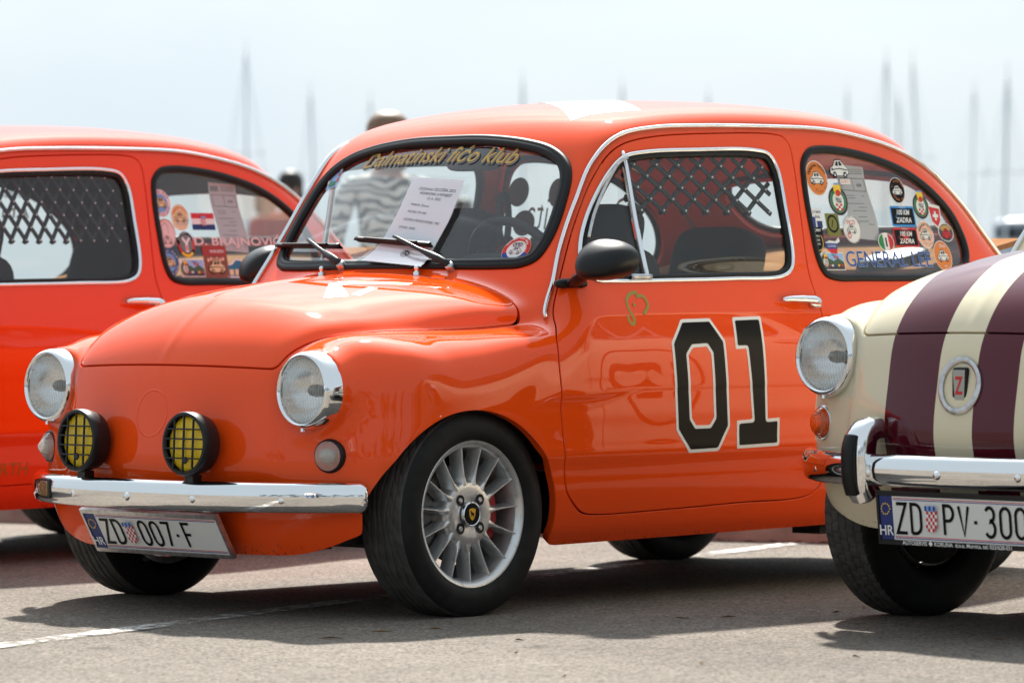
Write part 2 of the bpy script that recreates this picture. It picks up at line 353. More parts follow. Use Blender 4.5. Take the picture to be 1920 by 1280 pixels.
T_S=table([.0,.10,.16,.20,.24,.30,.37,.385,.43,.5,.6,.68,.74,.79,.83,.9,1.0,1.18,1.23,1.3,1.4],
          [-.16,-.115,-.078,-.050,-.035,-.020,-.007,-.001,0,0,-.002,-.009,-.021,-.036,-.050,-.067,-.089,-.128,-.139,-.156,-.18],.008)
T_tap=table([-.5,.2,.3,.4,.6,.8,1.0,1.4,1.7,2.0,2.15,2.4,2.7],[.09,.06,.048,.034,.014,.004,0,0,.005,.02,.04,.11,.24],.04)
T_N=table([0,.10,.15,.2,.3,.42,.46,.505,.56,.6,.63,.68,.74,.80],[-.37,-.40,-.430,-.458,-.486,-.492,-.487,-.479,-.470,-.462,-.452,-.42,-.36,-.28],.012)
T_R=table([.0,.15,.3,.45,.6,.75,.85,1.0,1.2],[2.46,2.53,2.61,2.635,2.615,2.54,2.46,2.31,2.05],.03)
T_fz=table([-.6,-.42,-.38,-.34,-.25,-.1,0,.15,.3,.6],[.60,.654,.671,.684,.697,.708,.714,.724,.736,.75],.03)
T_fs=table([-.6,-.3,0,.15,.3,.4,.6],[.07,.05,-.06,-.10,-.08,-.06,-.06],.04)
T_hz=table([-.52,-.49,-.46,-.44,-.404,-.36,-.30,-.2,-.1,0,.15,.28,.4,.6],[.52,.578,.630,.662,.713,.750,.784,.812,.829,.840,.851,.858,.862,.866],.012)
T_hy=table([-.6,-.45,-.40,-.35,-.24,-.09,.1,.28,.5],[.380,.385,.392,.408,.440,.485,.518,.552,.60],.03)
T_rz=table([.40,.50,.56,.62,.70,.833,1.04,1.257,1.45,1.6,1.8,1.95,2.1,2.25,2.4,2.5,2.6,2.7],[1.10,1.205,1.248,1.277,1.297,1.316,1.332,1.338,1.336,1.326,1.296,1.252,1.185,1.092,.982,.90,.80,.68],.04)
T_cr=table([.4,1.4,1.8,2.1,2.7],[.15,.16,.19,.28,.5],.05)
AX,AZ,AR=-.02,.197,.318      # front wheel arch
RX,RZ,RR=1.985,.205,.308     # rear wheel arch
def wall(x,z):
    return T_P(x)+T_S(z)-T_tap(x)*sstep(.74,1.02,z)
def field(x,y,z):
    y=np.abs(y)
    A=y-wall(x,z)
    d=np.hypot(x-AX,z-AZ); A=A-.003*np.exp(-((d-AR)/.05)**2)*sstep(.12,.2,z)
    d=np.hypot(x-RX,z-RZ); A=A-.003*np.exp(-((d-RR)/.05)**2)*sstep(.12,.2,z)
    # lower shell with wings
    B=T_N(z)+.40*y*y-x
    Rr=x-(T_R(z)-.30*y*y)
    top=z-(T_fz(x)-(1.1-.7*sstep(-.1,.2,x))*(np.maximum(y-.46,0))**2+T_fs(x)*(y-.46))
    topd=z-.80
    w=sstep(.28,.5,x)
    top=top*(1-w)+topd*w
    tub=smax(smax(smax(A,B,.16),Rr,.24),top,.10+.05*sstep(-.2,-.05,x)-.075*sstep(.05,.32,x))
    # lamp pods
    px=np.clip(x,-.36,.3); ay=.495-.03*(px+.36); az=.568-.02*(px+.36)
    rad=.1005+.07*np.clip(px+.36,0,.3)
    pod=np.hypot(y-ay,z-az)-rad
    pod=smax(pod,-.385-x,.02); pod=smax(pod,(x+.0)*.5,.15)
    tub=smin(tub,pod,.07)
    # bonnet and nose
    hz=T_hz(x)
    yn0=T_hy(x); wr=sstep(-.15,.2,x)
    hood=z-(hz-(.34*y*y+.55*y**4)*(1-wr)-(.23*y*y+.032*np.minimum(y/yn0,1.3)**6)*wr+.0045*np.exp(-(y/.016)**2)*(1-sstep(.0,.2,x)))
    yn=T_hy(x)+.10*np.maximum(.60-z,0)
    hood=smax(hood,y-yn,.06)
    nose=T_N(z)+.36*y*y-.004-x
    hood=smax(hood,nose,.05)
    hood=smax(smax(hood,x-.55,.05),.34-z,.08)
    tub=smin(tub,hood,.028)
    # cabin
    ws=.30+(z-.865)*.661+.30*y*y-x
    ws=ws*.834
    roof=z-(T_rz(x)-T_cr(x)*y*y)
    slope=np.clip((T_rz(x+.01)-T_rz(x-.01))/.02,-3,3)
    roof=roof/np.sqrt(1+slope**2)
    cab=smax(smax(A,ws,.09),roof,.13+.03*sstep(1.5,2.1,x))
    cab=smax(smax(cab,.55-z,.02),Rr,.24)
    k=.05*(1-sstep(.35,.6,x))+.006
    k=k+.10*sstep(2.1,2.5,x)
    h=np.maximum(k-np.abs(cab-tub),0)/k
    return np.minimum(cab,tub)-h*h*h*k/6
def grad(P,e=1.5e-3):
    g=np.empty_like(P)
    for i in range(3):
        a=P.copy();a[:,i]+=e;b=P.copy();b[:,i]-=e
        g[:,i]=field(*a.T)-field(*b.T)
    return g/np.maximum(np.linalg.norm(g,axis=1,keepdims=True),1e-9)
def cast(O,D,r0,r1,n=40,nb=20):
    """outermost root along O+D*r going from r1 (outside) to r0 (inside)"""
    lo=np.full(len(O),r0); hi=np.full(len(O),r1); done=np.zeros(len(O),bool)
    rs=np.linspace(r1,r0,n); prev=np.full(len(O),r1)
    for r in rs[1:]:
        p=O+D*r; f=field(*p.T)<0
        new=f&~done; lo[new]=r; hi[new]=prev[new]; done|=f
        prev[:]=r
    for _ in range(nb):
        m=(lo+hi)*.5; p=O+D*m[:,None]; ins=field(*p.T)<0
        lo=np.where(ins,m,lo); hi=np.where(ins,hi,m)
    return O+D*(.5*(lo+hi))[:,None]
def body_grid():
    ZS=.55; XA,XB=.02,2.15
    th=np.radians(np.concatenate([np.linspace(-90,-30,40,endpoint=False),np.linspace(-30,42,150,endpoint=False),np.linspace(42,90,70)]))
    th[-1]=np.pi/2
    ph=np.linspace(np.pi/2,0,120,endpoint=False)
    xs=np.linspace(XA,XB,330); ph2=np.linspace(0,np.pi/2,81)[1:]
    U=[(XA,-np.sin(p),np.cos(p)) for p in ph]+[(x,0.,1.) for x in xs]+[(XB,np.sin(p),np.cos(p)) for p in ph2]
    U=np.array(U); nu,nt=len(U),len(th)
    O=np.zeros((nu,nt,3)); O[...,0]=U[:,0,None]; O[...,2]=ZS
    D=np.zeros((nu,nt,3)); D[...,0]=U[:,1,None]; D[...,1]=U[:,2,None]*np.cos(th); D[...,2]=U[:,2,None]*np.sin(th)
    D[:,-1,1]=0; D[:,0,1]=0
    P=cast(O.reshape(-1,3),D.reshape(-1,3),.05,1.4)
    P[np.abs(P[:,1])<1e-5,1]=0
    N=grad(P); N[P[:,1]==0,1]=0; N/=np.linalg.norm(N,axis=1,keepdims=True)
    i=np.arange(nu*nt).reshape(nu,nt)
    a,b,c,d=i[:-1,:-1].ravel(),i[1:,:-1].ravel(),i[1:,1:].ravel(),i[:-1,1:].ravel()
    F=np.concatenate([np.stack([a,c,b],1),np.stack([a,d,c],1)])
    return P,N,F
# ---------------------------------------------------------------- outlines on the body (metres)
DOOR=spline([(.44,.236),(.393,.243),(.352,.271),(.32,.306),(.302,.371),(.285,.502),(.278,.615),(.288,.684),(.319,.727),(.357,.789),(.403,.865),(.489,1.003),(.561,1.107),(.62,1.167),(.672,1.194),(.784,1.215),(1.014,1.229),(1.256,1.232),(1.293,1.224),(1.309,1.204),(1.313,1.148),(1.306,.988),(1.300,.86),(1.306,.812),(1.313,.742),(1.318,.62),(1.320,.48),(1.318,.36),(1.305,.285),(1.270,.258),(.977,.246),(.717,.239)],420,True)
DWIN=spline([(.444,.885),(.458,.926),(.525,1.036),(.604,1.126),(.66,1.163),(.741,1.177),(.922,1.186),(1.158,1.190),(1.219,1.178),(1.245,1.137),(1.252,1.028),(1.250,.902),(1.234,.864),(1.193,.843),(.99,.835),(.756,.831),(.533,.829),(.469,.833),(.445,.853)],300,True)
QWIN=spline([(1.345,1.16),(1.382,1.194),(1.437,1.203),(1.555,1.197),(1.68,1.177),(1.806,1.141),(1.913,1.085),(1.990,1.018),(2.022,.951),(2.020,.905),(1.990,.865),(1.926,.840),(1.729,.833),(1.538,.833),(1.402,.835),(1.362,.849),(1.342,.887),(1.333,.985),(1.334,1.105)],300,True)
_ws=[(.0,1.229),(.15,1.2265),(.30,1.210),(.39,1.188),(.452,1.154),(.485,1.112),(.506,1.042),(.516,.945),(.500,.888),(.462,.868),(.394,.8635),(.20,.8635),(0.,.8635)]
WSO=spline(_ws+[(-a,b) for a,b in _ws[-2:0:-1]],320,True)
RWO=spline([(0,1.165),(.25,1.155),(.36,1.135),(.40,1.09),(.40,1.02),(.36,.985),(.2,.975),(0,.973)]+[(-a,b) for a,b in [(.2,.975),(.36,.985),(.40,1.02),(.40,1.09),(.36,1.135),(.25,1.155)]],200,True)
T_yl=table([-.6,-.46,-.39,-.34,-.244,-.09,.1,.30,.5],[.372,.376,.386,.409,.443,.490,.526,.561,.60],.02)
T_xr=table([0,.15,.31,.42,.5,.56,.8],[.250,.256,.275,.290,.292,.280,.25],.02)
DRIP=[(.318,.738),(.345,.780),(.375,.828),(.423,.911),(.502,1.036),(.571,1.136),(.627,1.190),(.682,1.2165),(.797,1.235),(.983,1.244),(1.179,1.2475),(1.40,1.2475),(1.50,1.243),(1.60,1.231),(1.74,1.206),(1.84,1.177),(1.93,1.140),(2.01,1.092),(2.10,1.020),(2.17,.945),(2.22,.88),(2.25,.83)]
def f_gate(V): return (wall(V[:,0],V[:,2])-.055-.05*(1-sstep(.76,.86,V[:,2])))-np.abs(V[:,1])
def f_side(poly,V,g=0.): return np.maximum(sd_poly(poly,V[:,0],V[:,2])+g,f_gate(V))
def f_front(V,g=0.): return np.maximum(sd_poly(WSO,V[:,1],V[:,2])+g,V[:,0]-.85)
def f_rear(V,g=0.): return np.maximum(sd_poly(RWO,V[:,1],V[:,2])+g,1.6-V[:,0])
def f_hood(V,g=0.):
    x,y,z=V.T; y=np.abs(y)
    a=smax(y-T_yl(x),x-T_xr(y),.05); return smax(a,(.628-.06*y*y)-z,.03)+g
def f_bottom(V):
    x,y,z=V.T; y=np.abs(y)
    zb=.158+.010*np.clip(x,0,1.6)+1.15*np.maximum(0,y-.36)**2*(1-sstep(-.33,-.2,x))+.09*sstep(2.25,2.4,x)
    return zb-z
def side_pts(x,z,side=-1,off=0.):
    x=np.asarray(x,float); z=np.asarray(z,float); n=len(x); O=np.stack([x,np.zeros(n),z],1); D=np.tile([0,1.,0],(n,1))
    P=cast(O,D,.2,.85,40); Nn=grad(P); P=P+Nn*np.asarray(off).reshape(-1,1) if np.ndim(off) else P+Nn*off
    return P*[1,side,1],Nn*[1,side,1]
def ws_pts(y,z,off=0.):
    y=np.asarray(y,float); z=np.asarray(z,float); n=len(y); O=np.stack([np.full(n,1.2),y,z],1); D=np.tile([-1.,0,0],(n,1))
    P=cast(O,D,.2,1.3,60); Nn=grad(P); return P+Nn*off,Nn
def hood_pts(x,y,off=0.):
    n=len(x); O=np.stack([np.asarray(x,float),np.asarray(y,float),np.full(n,.3)],1); D=np.tile([0,0,1.],(n,1))
    P=cast(O,D,.05,1.2,50); Nn=grad(P); return P+Nn*off,Nn
def make_panels():
    P,N,F=body_grid(); D={}
    P,N,F=clip(P,N,F,.08-P[:,2])
    P,N,F=clip(P,N,F,smax(smax(f_bottom(P),AR-np.hypot(P[:,0]-AX,P[:,2]-AZ)-2.5*np.maximum(0,.600-P[:,1]),.05),RR-np.hypot(P[:,0]-RX,P[:,2]-RZ)-2.5*np.maximum(0,.55-P[:,1]),.05))
    g=.0032
    gd=g*np.clip(np.abs(N[:,1]),.3,1)
    d=clip(P,N,F,f_side(DOOR,P,gd)); D['door_skin']=d
    d=clip(*d,-sd_poly(DWIN,d[0][:,0],d[0][:,2])-.002); D['door']=flange(*d)
    for k,poly in(('door_glass',DWIN),('quarter_glass',QWIN)):
        w=clip(P,N,F,f_side(poly,P,.003)); D[k]=(w[0]-w[1]*(.010 if k=='door_glass' else .006),w[1],w[2])
    w=clip(P,N,F,f_front(P,.004)); D['windscreen']=both(w[0]-w[1]*.006,w[1],w[2])
    w=clip(P,N,F,f_rear(P,.004)); D['rear_glass']=both(w[0]-w[1]*.006,w[1],w[2])
    h=clip(P,N,F,f_hood(P,g)); D['hood_skin']=both(*h); D['hood']=flange(*D['hood_skin'])
    b=clip(P,N,F,-f_side(DOOR,P,-gd)); b=clip(*b,-f_side(QWIN,b[0],.006)); b=clip(*b,-f_front(b[0],.010)); b=clip(*b,-f_rear(b[0],.010)); b=clip(*b,-f_hood(b[0],-g))
    b=clip(*b,np.where(b[0][:,0]<-.25,.088-np.hypot(b[0][:,1]-.4947,b[0][:,2]-.5685),-1.))
    t_=clip(*b,np.maximum(np.maximum(.84-b[0][:,2],b[0][:,2]-1.27),np.maximum(1.33-b[0][:,0],b[0][:,0]-2.35))); D['trim']=both(t_[0]-t_[1]*.02,t_[1],t_[2])
    D['body']=flange(*both(*b),.022)
    r=clip(P,N,F,np.maximum(1.21-P[:,2],P[:,0]-1.6)); D['roof_skin']=both(*r)
    return D
PAN=make_panels()
def pmesh(k,side=0):
    def mk():
        d=PAN[k]
        if side<0: d=mirror(*d)
        return mesh(k,d[0],d[2],d[1])
    return cached(('panel',k,side),mk)
def seal_mesh(poly,inset,prof,kind,side=-1,off=0.):
    p=poly; c=p.mean(0); t=np.roll(p,-1,0)-np.roll(p,1,0); t/=np.linalg.norm(t,axis=1,keepdims=True); nr=np.stack([-t[:,1],t[:,0]],1)
    area=.5*np.sum(p[:,0]*np.roll(p[:,1],-1)-np.roll(p[:,0],-1)*p[:,1]); nr*=1 if area>0 else -1
    q=p+nr*inset
    P,Nn=(side_pts(q[:,0],q[:,1],side,off) if kind=='side' else ws_pts(q[:,0],q[:,1],off) if kind=='ws' else rear_pts(q[:,0],q[:,1],off))
    V,F=sweep(P,Nn,prof,True); return mesh('seal',V,F)
def rear_pts(y,z,off=0.):
    n=len(y); O=np.stack([np.full(n,1.2),np.asarray(y,float),np.asarray(z,float)],1); D=np.tile([1.,0,0],(n,1))
    P=cast(O,D,.2,1.6,60); Nn=grad(P); return P+Nn*off,Nn

# ---------------------------------------------------------------- wheels
def tyre_mesh(R,w,rim,kind):
    n=420 if kind=='block' else 300
    h=w/2
    half=[(-h*.80,rim-.004),(-h*.92,rim+.004),(-h*.985,rim+.016),(-h,rim+.030),(-h*.985,R-.034),(-h*.95,R-.022),(-h*.90,R-.012),(-h*.84,R-.006)]
    tr=[(a,R-.0035*(abs(a)/(h*.8))**2.5) for a in np.linspace(-h*.79,h*.79,70)]
    prof=half+tr+[(-a,r) for a,r in half[::-1]]
    th=np.linspace(0,2*np.pi,n,endpoint=False); A=np.array([p[0] for p in prof])[:,None]+0*th; Rr=np.array([p[1] for p in prof])[:,None]+0*th
    def groove(d,wd): return np.clip(1-np.abs(d)/wd,0,1)**.5
    tread=(np.abs(A)<h*.86)
    if kind=='slick':
        g=np.maximum.reduce([groove(A-a0-.004*np.sin(9*th+a0*60),.0030) for a0 in(-.046,-.026,-.006,.014,.034)])
        ph=((th*18/np.pi+A*38)%1)-.5; g2=groove(ph,.10)*((np.abs(A)>.030)&(np.abs(A)<.062)); dep=.0065*np.maximum(g,.7*g2)
    else:
        zz=.004*(2*np.abs(((th*30/np.pi)%1)-.5)-.5)
        g=np.maximum.reduce([groove(A-a0-zz,.0020) for a0 in(-.036,-.012,.012,.036)])
        row=np.floor((A+.06)/.024); ph=((th*30/np.pi+row*.5+A*6)%1)-.5; g2=groove(ph,.085); dep=.006*np.maximum(g,.85*g2)
    Rr=Rr-dep*tread
    # raised bands on the sidewall
    sw=(np.abs(A)>h*.97); Rr=Rr+0*sw
    V=np.stack([Rr*np.cos(th),A,Rr*np.sin(th)],-1).reshape(-1,3)
    V[:,2]=np.maximum(V[:,2],-R+.004)          # the weight on the contact patch
    m=len(prof); i=np.arange(m*n).reshape(m,n); F=[];I=[]
    for k in range(m-1):
        b=np.roll(i[k],-1); d=np.roll(i[k+1],-1); F.append(np.stack([i[k],i[k+1],d,b],1)); I+= [1 if 7<=k<m-9 else 0]*n
    return mesh('tyre',V,np.concatenate(F),None,True,I)
def alloy_mesh():
    b=MB()
    b.add(*lathe([(-.058,.1665),(-.066,.170),(-.0725,.178),(-.0735,.1825),(-.071,.1855),(-.062,.1865),(-.05,.182)],96,'y'),0)
    b.add(*lathe([(-.058,.1665),(-.045,.163),(-.02,.158),(.06,.152),(.075,.17)],96,'y'),0)
    b.add(*lathe([(-.0565,.0),(-.0575,.030),(-.0600,.040),(-.0615,.058),(-.0605,.070),(-.0575,.078),(-.050,.083),(-.030,.085),(-.01,.084)],60,'y'),0)
    for k in range(15):
        a=2*math.pi*k/15+.09; R=Matrix.Rotation(-a,3,'Y'); P=[]
        for r,wf,wb,yf,yb in((.070,.0125,.0160,-.0598,-.018),(.084,.0070,.0120,-.0596,-.018),(.098,.0036,.0085,-.0600,-.018),(.12,.0026,.0070,-.0610,-.020),(.145,.0022,.0066,-.0630,-.022),(.170,.0020,.0080,-.0660,-.024)):
            for t,y in((-wf,yf+.003),(-wf*.5,yf),(wf*.5,yf),(wf,yf+.003),(wb,yb),(-wb,yb)): P.append(R@Vector((r,y,t)))
        F=[]
        for j in range(5):
            for i in range(6): F.append((j*6+i,j*6+(i+1)%6,(j+1)*6+(i+1)%6,(j+1)*6+i))
        b.add(P,F,0)
    return b.mesh('alloy_rim',True,35)
def steel_wheel_mesh():
    b=MB()
    b.add(*lathe([(-.05,.150),(-.060,.158),(-.062,.165),(-.056,.168)],64,'y')); b.add(*lathe([(-.05,.150),(-.035,.146),(-.01,.142),(.06,.14)],64,'y'))
    b.add(*lathe([(-.052,.0),(-.055,.05),(-.048,.085),(-.03,.11),(-.02,.135),(-.02,.143)],64,'y')); return b.mesh('steel_rim',True,40)
def wheel(car,x,y,z,side,kind,rz=0.):
    """rim with its tyre, hub cap, bolts and brake; side=-1 faces away from +y"""
    rot=(0,0,rz if side<0 else math.pi+rz)
    if kind=='alloy':
        w=obj('wheel',cached('alloy',alloy_mesh),ALLOY,car,(x,y,z),rot)
        obj('tyre',cached('t_slick',lambda:tyre_mesh(.2585,.168,.184,'slick')),[TYRE,TREAD],w)
        def cap():
            b=MB(); b.add(*lathe([(-.062,.0315),(-.0685,.0310),(-.0695,.0285),(-.0685,.0270)],40,'y'),1); b.add(*lathe([(-.0685,.0272),(-.0690,.012),(-.0690,.0)],40,'y'),0); return b.mesh('centre_cap',True,40)
        cp=obj('centre_cap',cached('acap',cap),[BLACK,CHROME],w)
        shield=poly2d([(-.0115,.013),(0,.0155),(.0115,.013),(.0105,-.002),(.006,-.011),(0,-.016),(-.006,-.011),(-.0105,-.002)])
        horse=poly2d([(-.006,.010),(-.003,.0075),(.001,.004),(.005,.0035),(.0075,-.001),(.0045,-.0005),(.0055,-.007),(.0035,-.0065),(.0015,-.003),(-.001,-.002),(-.003,-.0065),(-.0045,-.006),(-.0035,-.0005),(-.0065,.001),(-.0045,.004),(-.0075,.0065)])
        def mk():
            V=[];F=[];I=[]
            for k,(sh,mi) in enumerate(((shield,0),(horse,1))):
                v,f=sh; o=len(V); V+=[(p[0],-.0696-.0004*k,p[1]) for p in v]; F+=[tuple(i+o for i in q) for q in f]; I+=[mi]*len(f)
            return mesh('emblem',V,F,None,False,I)
        obj('emblem',cached('emb',mk),[col('cap_yellow',(222,165,40)),BLACK],cp)
        def bolt():
            b=MB(); b.add(*lathe([(-.0622,.0145),(-.0618,.0115),(-.052,.0115)],20,'y'),0); b.add(*lathe([(-.0616,.0118),(-.0612,.0)],20,'y'),0); b.add(*lathe([(-.0650,.0),(-.0650,.0058),(-.0635,.0072),(-.0605,.0074)],6,'y'),1); return b.mesh('bolt',True,30)
        for k in range(4):
            a=math.pi/4+k*math.pi/2; obj('bolt',cached('bolt',bolt),[BLACKM,STEEL],w,(.0495*math.cos(a),0,.0495*math.sin(a)))
        def disc():
            b=MB(); b.add(*lathe([(-.012,.06),(-.012,.122),(.0,.122),(.0,.06)],48,'y'),0); return b.mesh('brake_disc',True,40)
        obj('brake_disc',cached('disc',disc),mat('brake_iron',(.2,.19,.18),.4,.8),w)
        def cal():
            V,F=lathe([(-.028,.075),(-.028,.128),(.02,.128),(.02,.075),(-.028,.075)],14,'y',(-.55,.55)); return mesh('brake_caliper',V,F,None,False)
        obj('brake_caliper',cached('cal',cal),mat('caliper_red',(.45,.02,.02),.4),w)
    else:
        w=obj('wheel',cached('steel',steel_wheel_mesh),mat('wheel_silver',(.55,.55,.55),.4,.6),car,(x,y,z),rot)
        obj('tyre',cached('t_block',lambda:tyre_mesh(.268,.148,.160,'block')),[TYRE,TREAD],w)
        def hub(): V,F=lathe([(-.052,.075),(-.072,.07),(-.082,.045),(-.084,0)],40,'y'); return mesh('hub_cap',V,F)
        obj('hub_cap',cached('hub',hub),CHROME,w)
        def drum(): V,F=lathe([(.0,.0),(.0,.1),(.058,.135),(.064,.13),(.064,.0)],40,'y'); return mesh('brake_drum',V,F)
        obj('brake_drum',cached('drum',drum),DARK,w)
    return w

# ---------------------------------------------------------------- lamps and small fittings
def headlight(car,s):
    c=Vector((-.423,s*.4947,.5685))
    def ring():
        b=MB(); b.add(*lathe([(.060,.0995),(.020,.0975),(.004,.0945),(-.004,.0905),(-.007,.0860),(-.005,.0825),(.002,.0805)],64,'x')); b.add(*lathe([(.002,.0805),(.008,.0800)],64,'x'))
        b.box((.006,0,-.0965),(.010,.008,.009)); return b.mesh('ring',True,50)
    h=obj('headlight',cached('hring',ring),CHROME,car,c,(0,math.radians(2),0))
    def lens():
        y,z=np.meshgrid(np.linspace(-1,1,121),np.linspace(-1,1,41)); r=np.hypot(y,z); a=np.arctan2(z,y); sc=np.maximum(np.abs(y),np.abs(z)); rr=np.where(r>0,sc/np.maximum(r,1e-9),0); y=y*rr*.081; z=z*rr*.081
        d=np.hypot(y,z); x=-.010+.030*(d/.081)**2*.6-.0010*np.cos(y*2*np.pi/.0075)*np.clip((.074-d)/.006,0,1)*(.35+.65*(np.abs(z)<.055))
        x=x-.0008*np.cos(z*2*np.pi/.020)*np.clip((.07-d)/.01,0,1)
        i=np.arange(y.size).reshape(y.shape); F=np.stack([i[:-1,:-1],i[1:,:-1],i[1:,1:],i[:-1,1:]],-1).reshape(-1,4)
        return mesh('lens',np.stack([x,y,z],-1).reshape(-1,3),F)
    obj('lens',cached('hlens',lens),thin_glass('lamp_glass',(.93,.94,.94),1.6,.02,(.11,(.9,.9,.9),40.)),h)
    def bowl(): V,F=lathe([(.006,.080),(.025,.074),(.045,.062),(.062,.044),(.072,.022),(.074,.0)],48,'x'); return mesh('reflector',V,F)
    obj('reflector',cached('hbowl',bowl),mat('reflector_metal',(.9,.9,.89),.24,1.0),h)
    def bulb(): V,F=lathe([(.07,.014),(.045,.016),(.03,.013),(.022,.006),(.02,0)],16,'x'); return mesh('bulb',V,F)
    obj('bulb',cached('hbulb',bulb),mat('bulb_shield',(.3,.3,.28),.3,.6),h)
    return h
def indicator(car,s,m,base,dome=False):
    def lens():
        p=[(.0,.0375)]; 
        for k in range(9):
            r=.0365-.0036*k; x=-.006-.0030*k; p+=[(x,r),(x-.0022,r-.0006)]
        p+=[(-.034,.003),(-.0345,0)]; b=MB(); b.add(*lathe(p,40,'x')); return b.mesh('lens',True,25)
    def cup(): V,F=lathe([(.05,.040),(.004,.0425),(-.004,.0405),(-.005,.037)],40,'x'); return mesh('base',V,F)
    i=obj('indicator',cached('icup',cup),base,car,(-.378,s*.5400,.4078),(0,0,-s*math.radians(14)))
    def dlens():
        p=[(0,.0375)]+[(-.030*math.sin(t)-.0006*math.cos(t*26),.0372*math.cos(t)) for t in np.linspace(.05,math.pi/2,30)]; V,F=lathe(p,40,'x'); return mesh('lens',V,F)
    obj('lens',cached('idome',dlens) if dome else cached('ilens',lens),m,i)
    def tip(): V,F=lathe([(.02,.0),(.02,.02),(-.015,.018),(-.02,0)],16,'x'); return mesh('bulb',V,F)
    obj('bulb',cached('itip',tip),mat('bulb_frost',(.7,.68,.62),.5),i)
def fog_lamp(car,s):
    c=(-.545,s*.209,.435)
    def shell():
        b=MB(); b.add(*lathe([(.052,.0),(.052,.055),(.040,.072),(.010,.0795),(-.012,.0795),(-.0165,.0775),(-.0175,.0705),(-.012,.0665)],56,'x'))
        return b.mesh('housing',True,40)
    f=obj('fog_lamp',cached('fshell',shell),BLACKP,car,c,(0,math.radians(3),math.radians(-2*s)))
    def lens():
        y,z=np.meshgrid(np.linspace(-1,1,81),np.linspace(-1,1,31)); r=np.hypot(y,z); sc=np.maximum(np.abs(y),np.abs(z)); rr=np.where(r>0,sc/np.maximum(r,1e-9),0); y=y*rr*.0685; z=z*rr*.0685; d=np.hypot(y,z)
        x=-.010+.010*(d/.068)**2-.0007*np.cos(y*2*np.pi/.006); i=np.arange(y.size).reshape(y.shape); F=np.stack([i[:-1,:-1],i[1:,:-1],i[1:,1:],i[:-1,1:]],-1).reshape(-1,4)
        return mesh('lens',np.stack([x,y,z],-1).reshape(-1,3),F)
    obj('lens',cached('flens',lens),mat('yellow_lens',(1.,.70,.015),.2,coat=.3,trans=0.,noise=(22,(.85,.55,.01),.35,.7)),f)
    def grid():
        b=MB()
        for y in(-.034,0,.034):
            h=math.sqrt(.069**2-y*y); b.box((-.0165,y,0),(.004,.0042,2*h))
        for z in(-.036,-.012,.012,.036):
            h=math.sqrt(.069**2-z*z); b.box((-.0185,0,z),(.004,2*h,.0040))
        R=Matrix.Rotation(math.pi/4,3,'X'); b.box((-.0205,-.013*1,-.041),(.004,.013,.013),0,R); return b.mesh('grille',False)
    obj('grille',cached('fgrid',grid),BLACKP,f)
    def brk():
        b=MB(); b.box((.020,0,-.090),(.030,.030,.030)); b.box((.030,0,-.112),(.022,.018,.030)); return b.mesh('bracket',False)
    obj('bracket',cached('fbrk',brk),BLACKM,f)
def bumper(car,over):
    ys=[0,.15,.30,.42,.50,.555,.590,.608,.617,.622]; xs=[-.542,-.536,-.512,-.472,-.430,-.391,-.361,-.343,-.333,-.324]
    def mk():
        p=spline([(x,y) for x,y in zip(xs,ys)],150); p=np.concatenate([(p*[1,-1])[:0:-1],p])
        n=len(p); P=np.stack([p[:,0],p[:,1],np.full(n,.3065)],1); t=np.gradient(p,axis=0); Nn=np.stack([-t[:,1],t[:,0],0*t[:,0]],1)
        dep=[(0,-.036),(.010,-.0385),(.0195,-.033),(.0255,-.019),(.0275,0),(.0265,.016),(.0225,.028),(.0135,.0365),(.002,.0380),(-.003,.034),(.006,.022),(.010,0),(.006,-.022),(-.003,-.033)]
        s=np.abs(np.arange(n)-(n-1)/2)/((n-1)/2); end=np.clip((1-s)/.032,0,1); scl=.06+.94*np.sqrt(1-(1-end)**2)**.8
        V,F=sweep(P,Nn,dep,False,scl); return mesh('bumper',V,F)
    b=obj('bumper',cached('bumper',mk),CHROME,car)
    def bolt(): V,F=lathe([(.004,.011),(-.002,.0105),(-.006,.006),(-.007,0)],20,'x'); return mesh('bolt',V,F)
    for y in(-.47,-.23,.0,.23,.47):
        x=float(np.interp(abs(y),ys,xs))-.0265; obj('bolt',cached('bbolt',bolt),CHROME,b,(x,y,.300),(0,0,-.9*y*abs(y)))
    if over:
        def ov():
            pts=spline([(-.030,-.080),(-.046,-.055),(-.052,0),(-.050,.045),(-.042,.072),(-.022,.088),(.004,.092)],36)
            V,F=sweep(np.stack([pts[:,0],0*pts[:,0],pts[:,1]],1),np.tile([-1.,0,.0],(36,1)),[(0,-.036),(.012,-.034),(.019,-.022),(.022,0),(.019,.022),(.012,.034),(0,.036),(-.03,.034),(-.03,-.034)]); return mesh('overrider',V,F)
        def pad():
            pts=spline([(-.064,-.070),(-.074,-.04),(-.078,0),(-.076,.04),(-.066,.068)],24)
            V,F=sweep(np.stack([pts[:,0],0*pts[:,0],pts[:,1]],1),np.tile([-1.,0,.0],(24,1)),[(-.004,-.020),(.006,-.020),(.010,-.012),(.011,0),(.010,.012),(.006,.020),(-.004,.020)]); return mesh('rubber_pad',V,F)
        for s in(-1,1):
            o=obj('overrider',cached('ovr',ov),CHROME,b,(-.500,.262 if s>0 else -.335,.318),(0,0,-s*.10)); obj('rubber_pad',cached('ovp',pad),RUBBER,o)
    return b
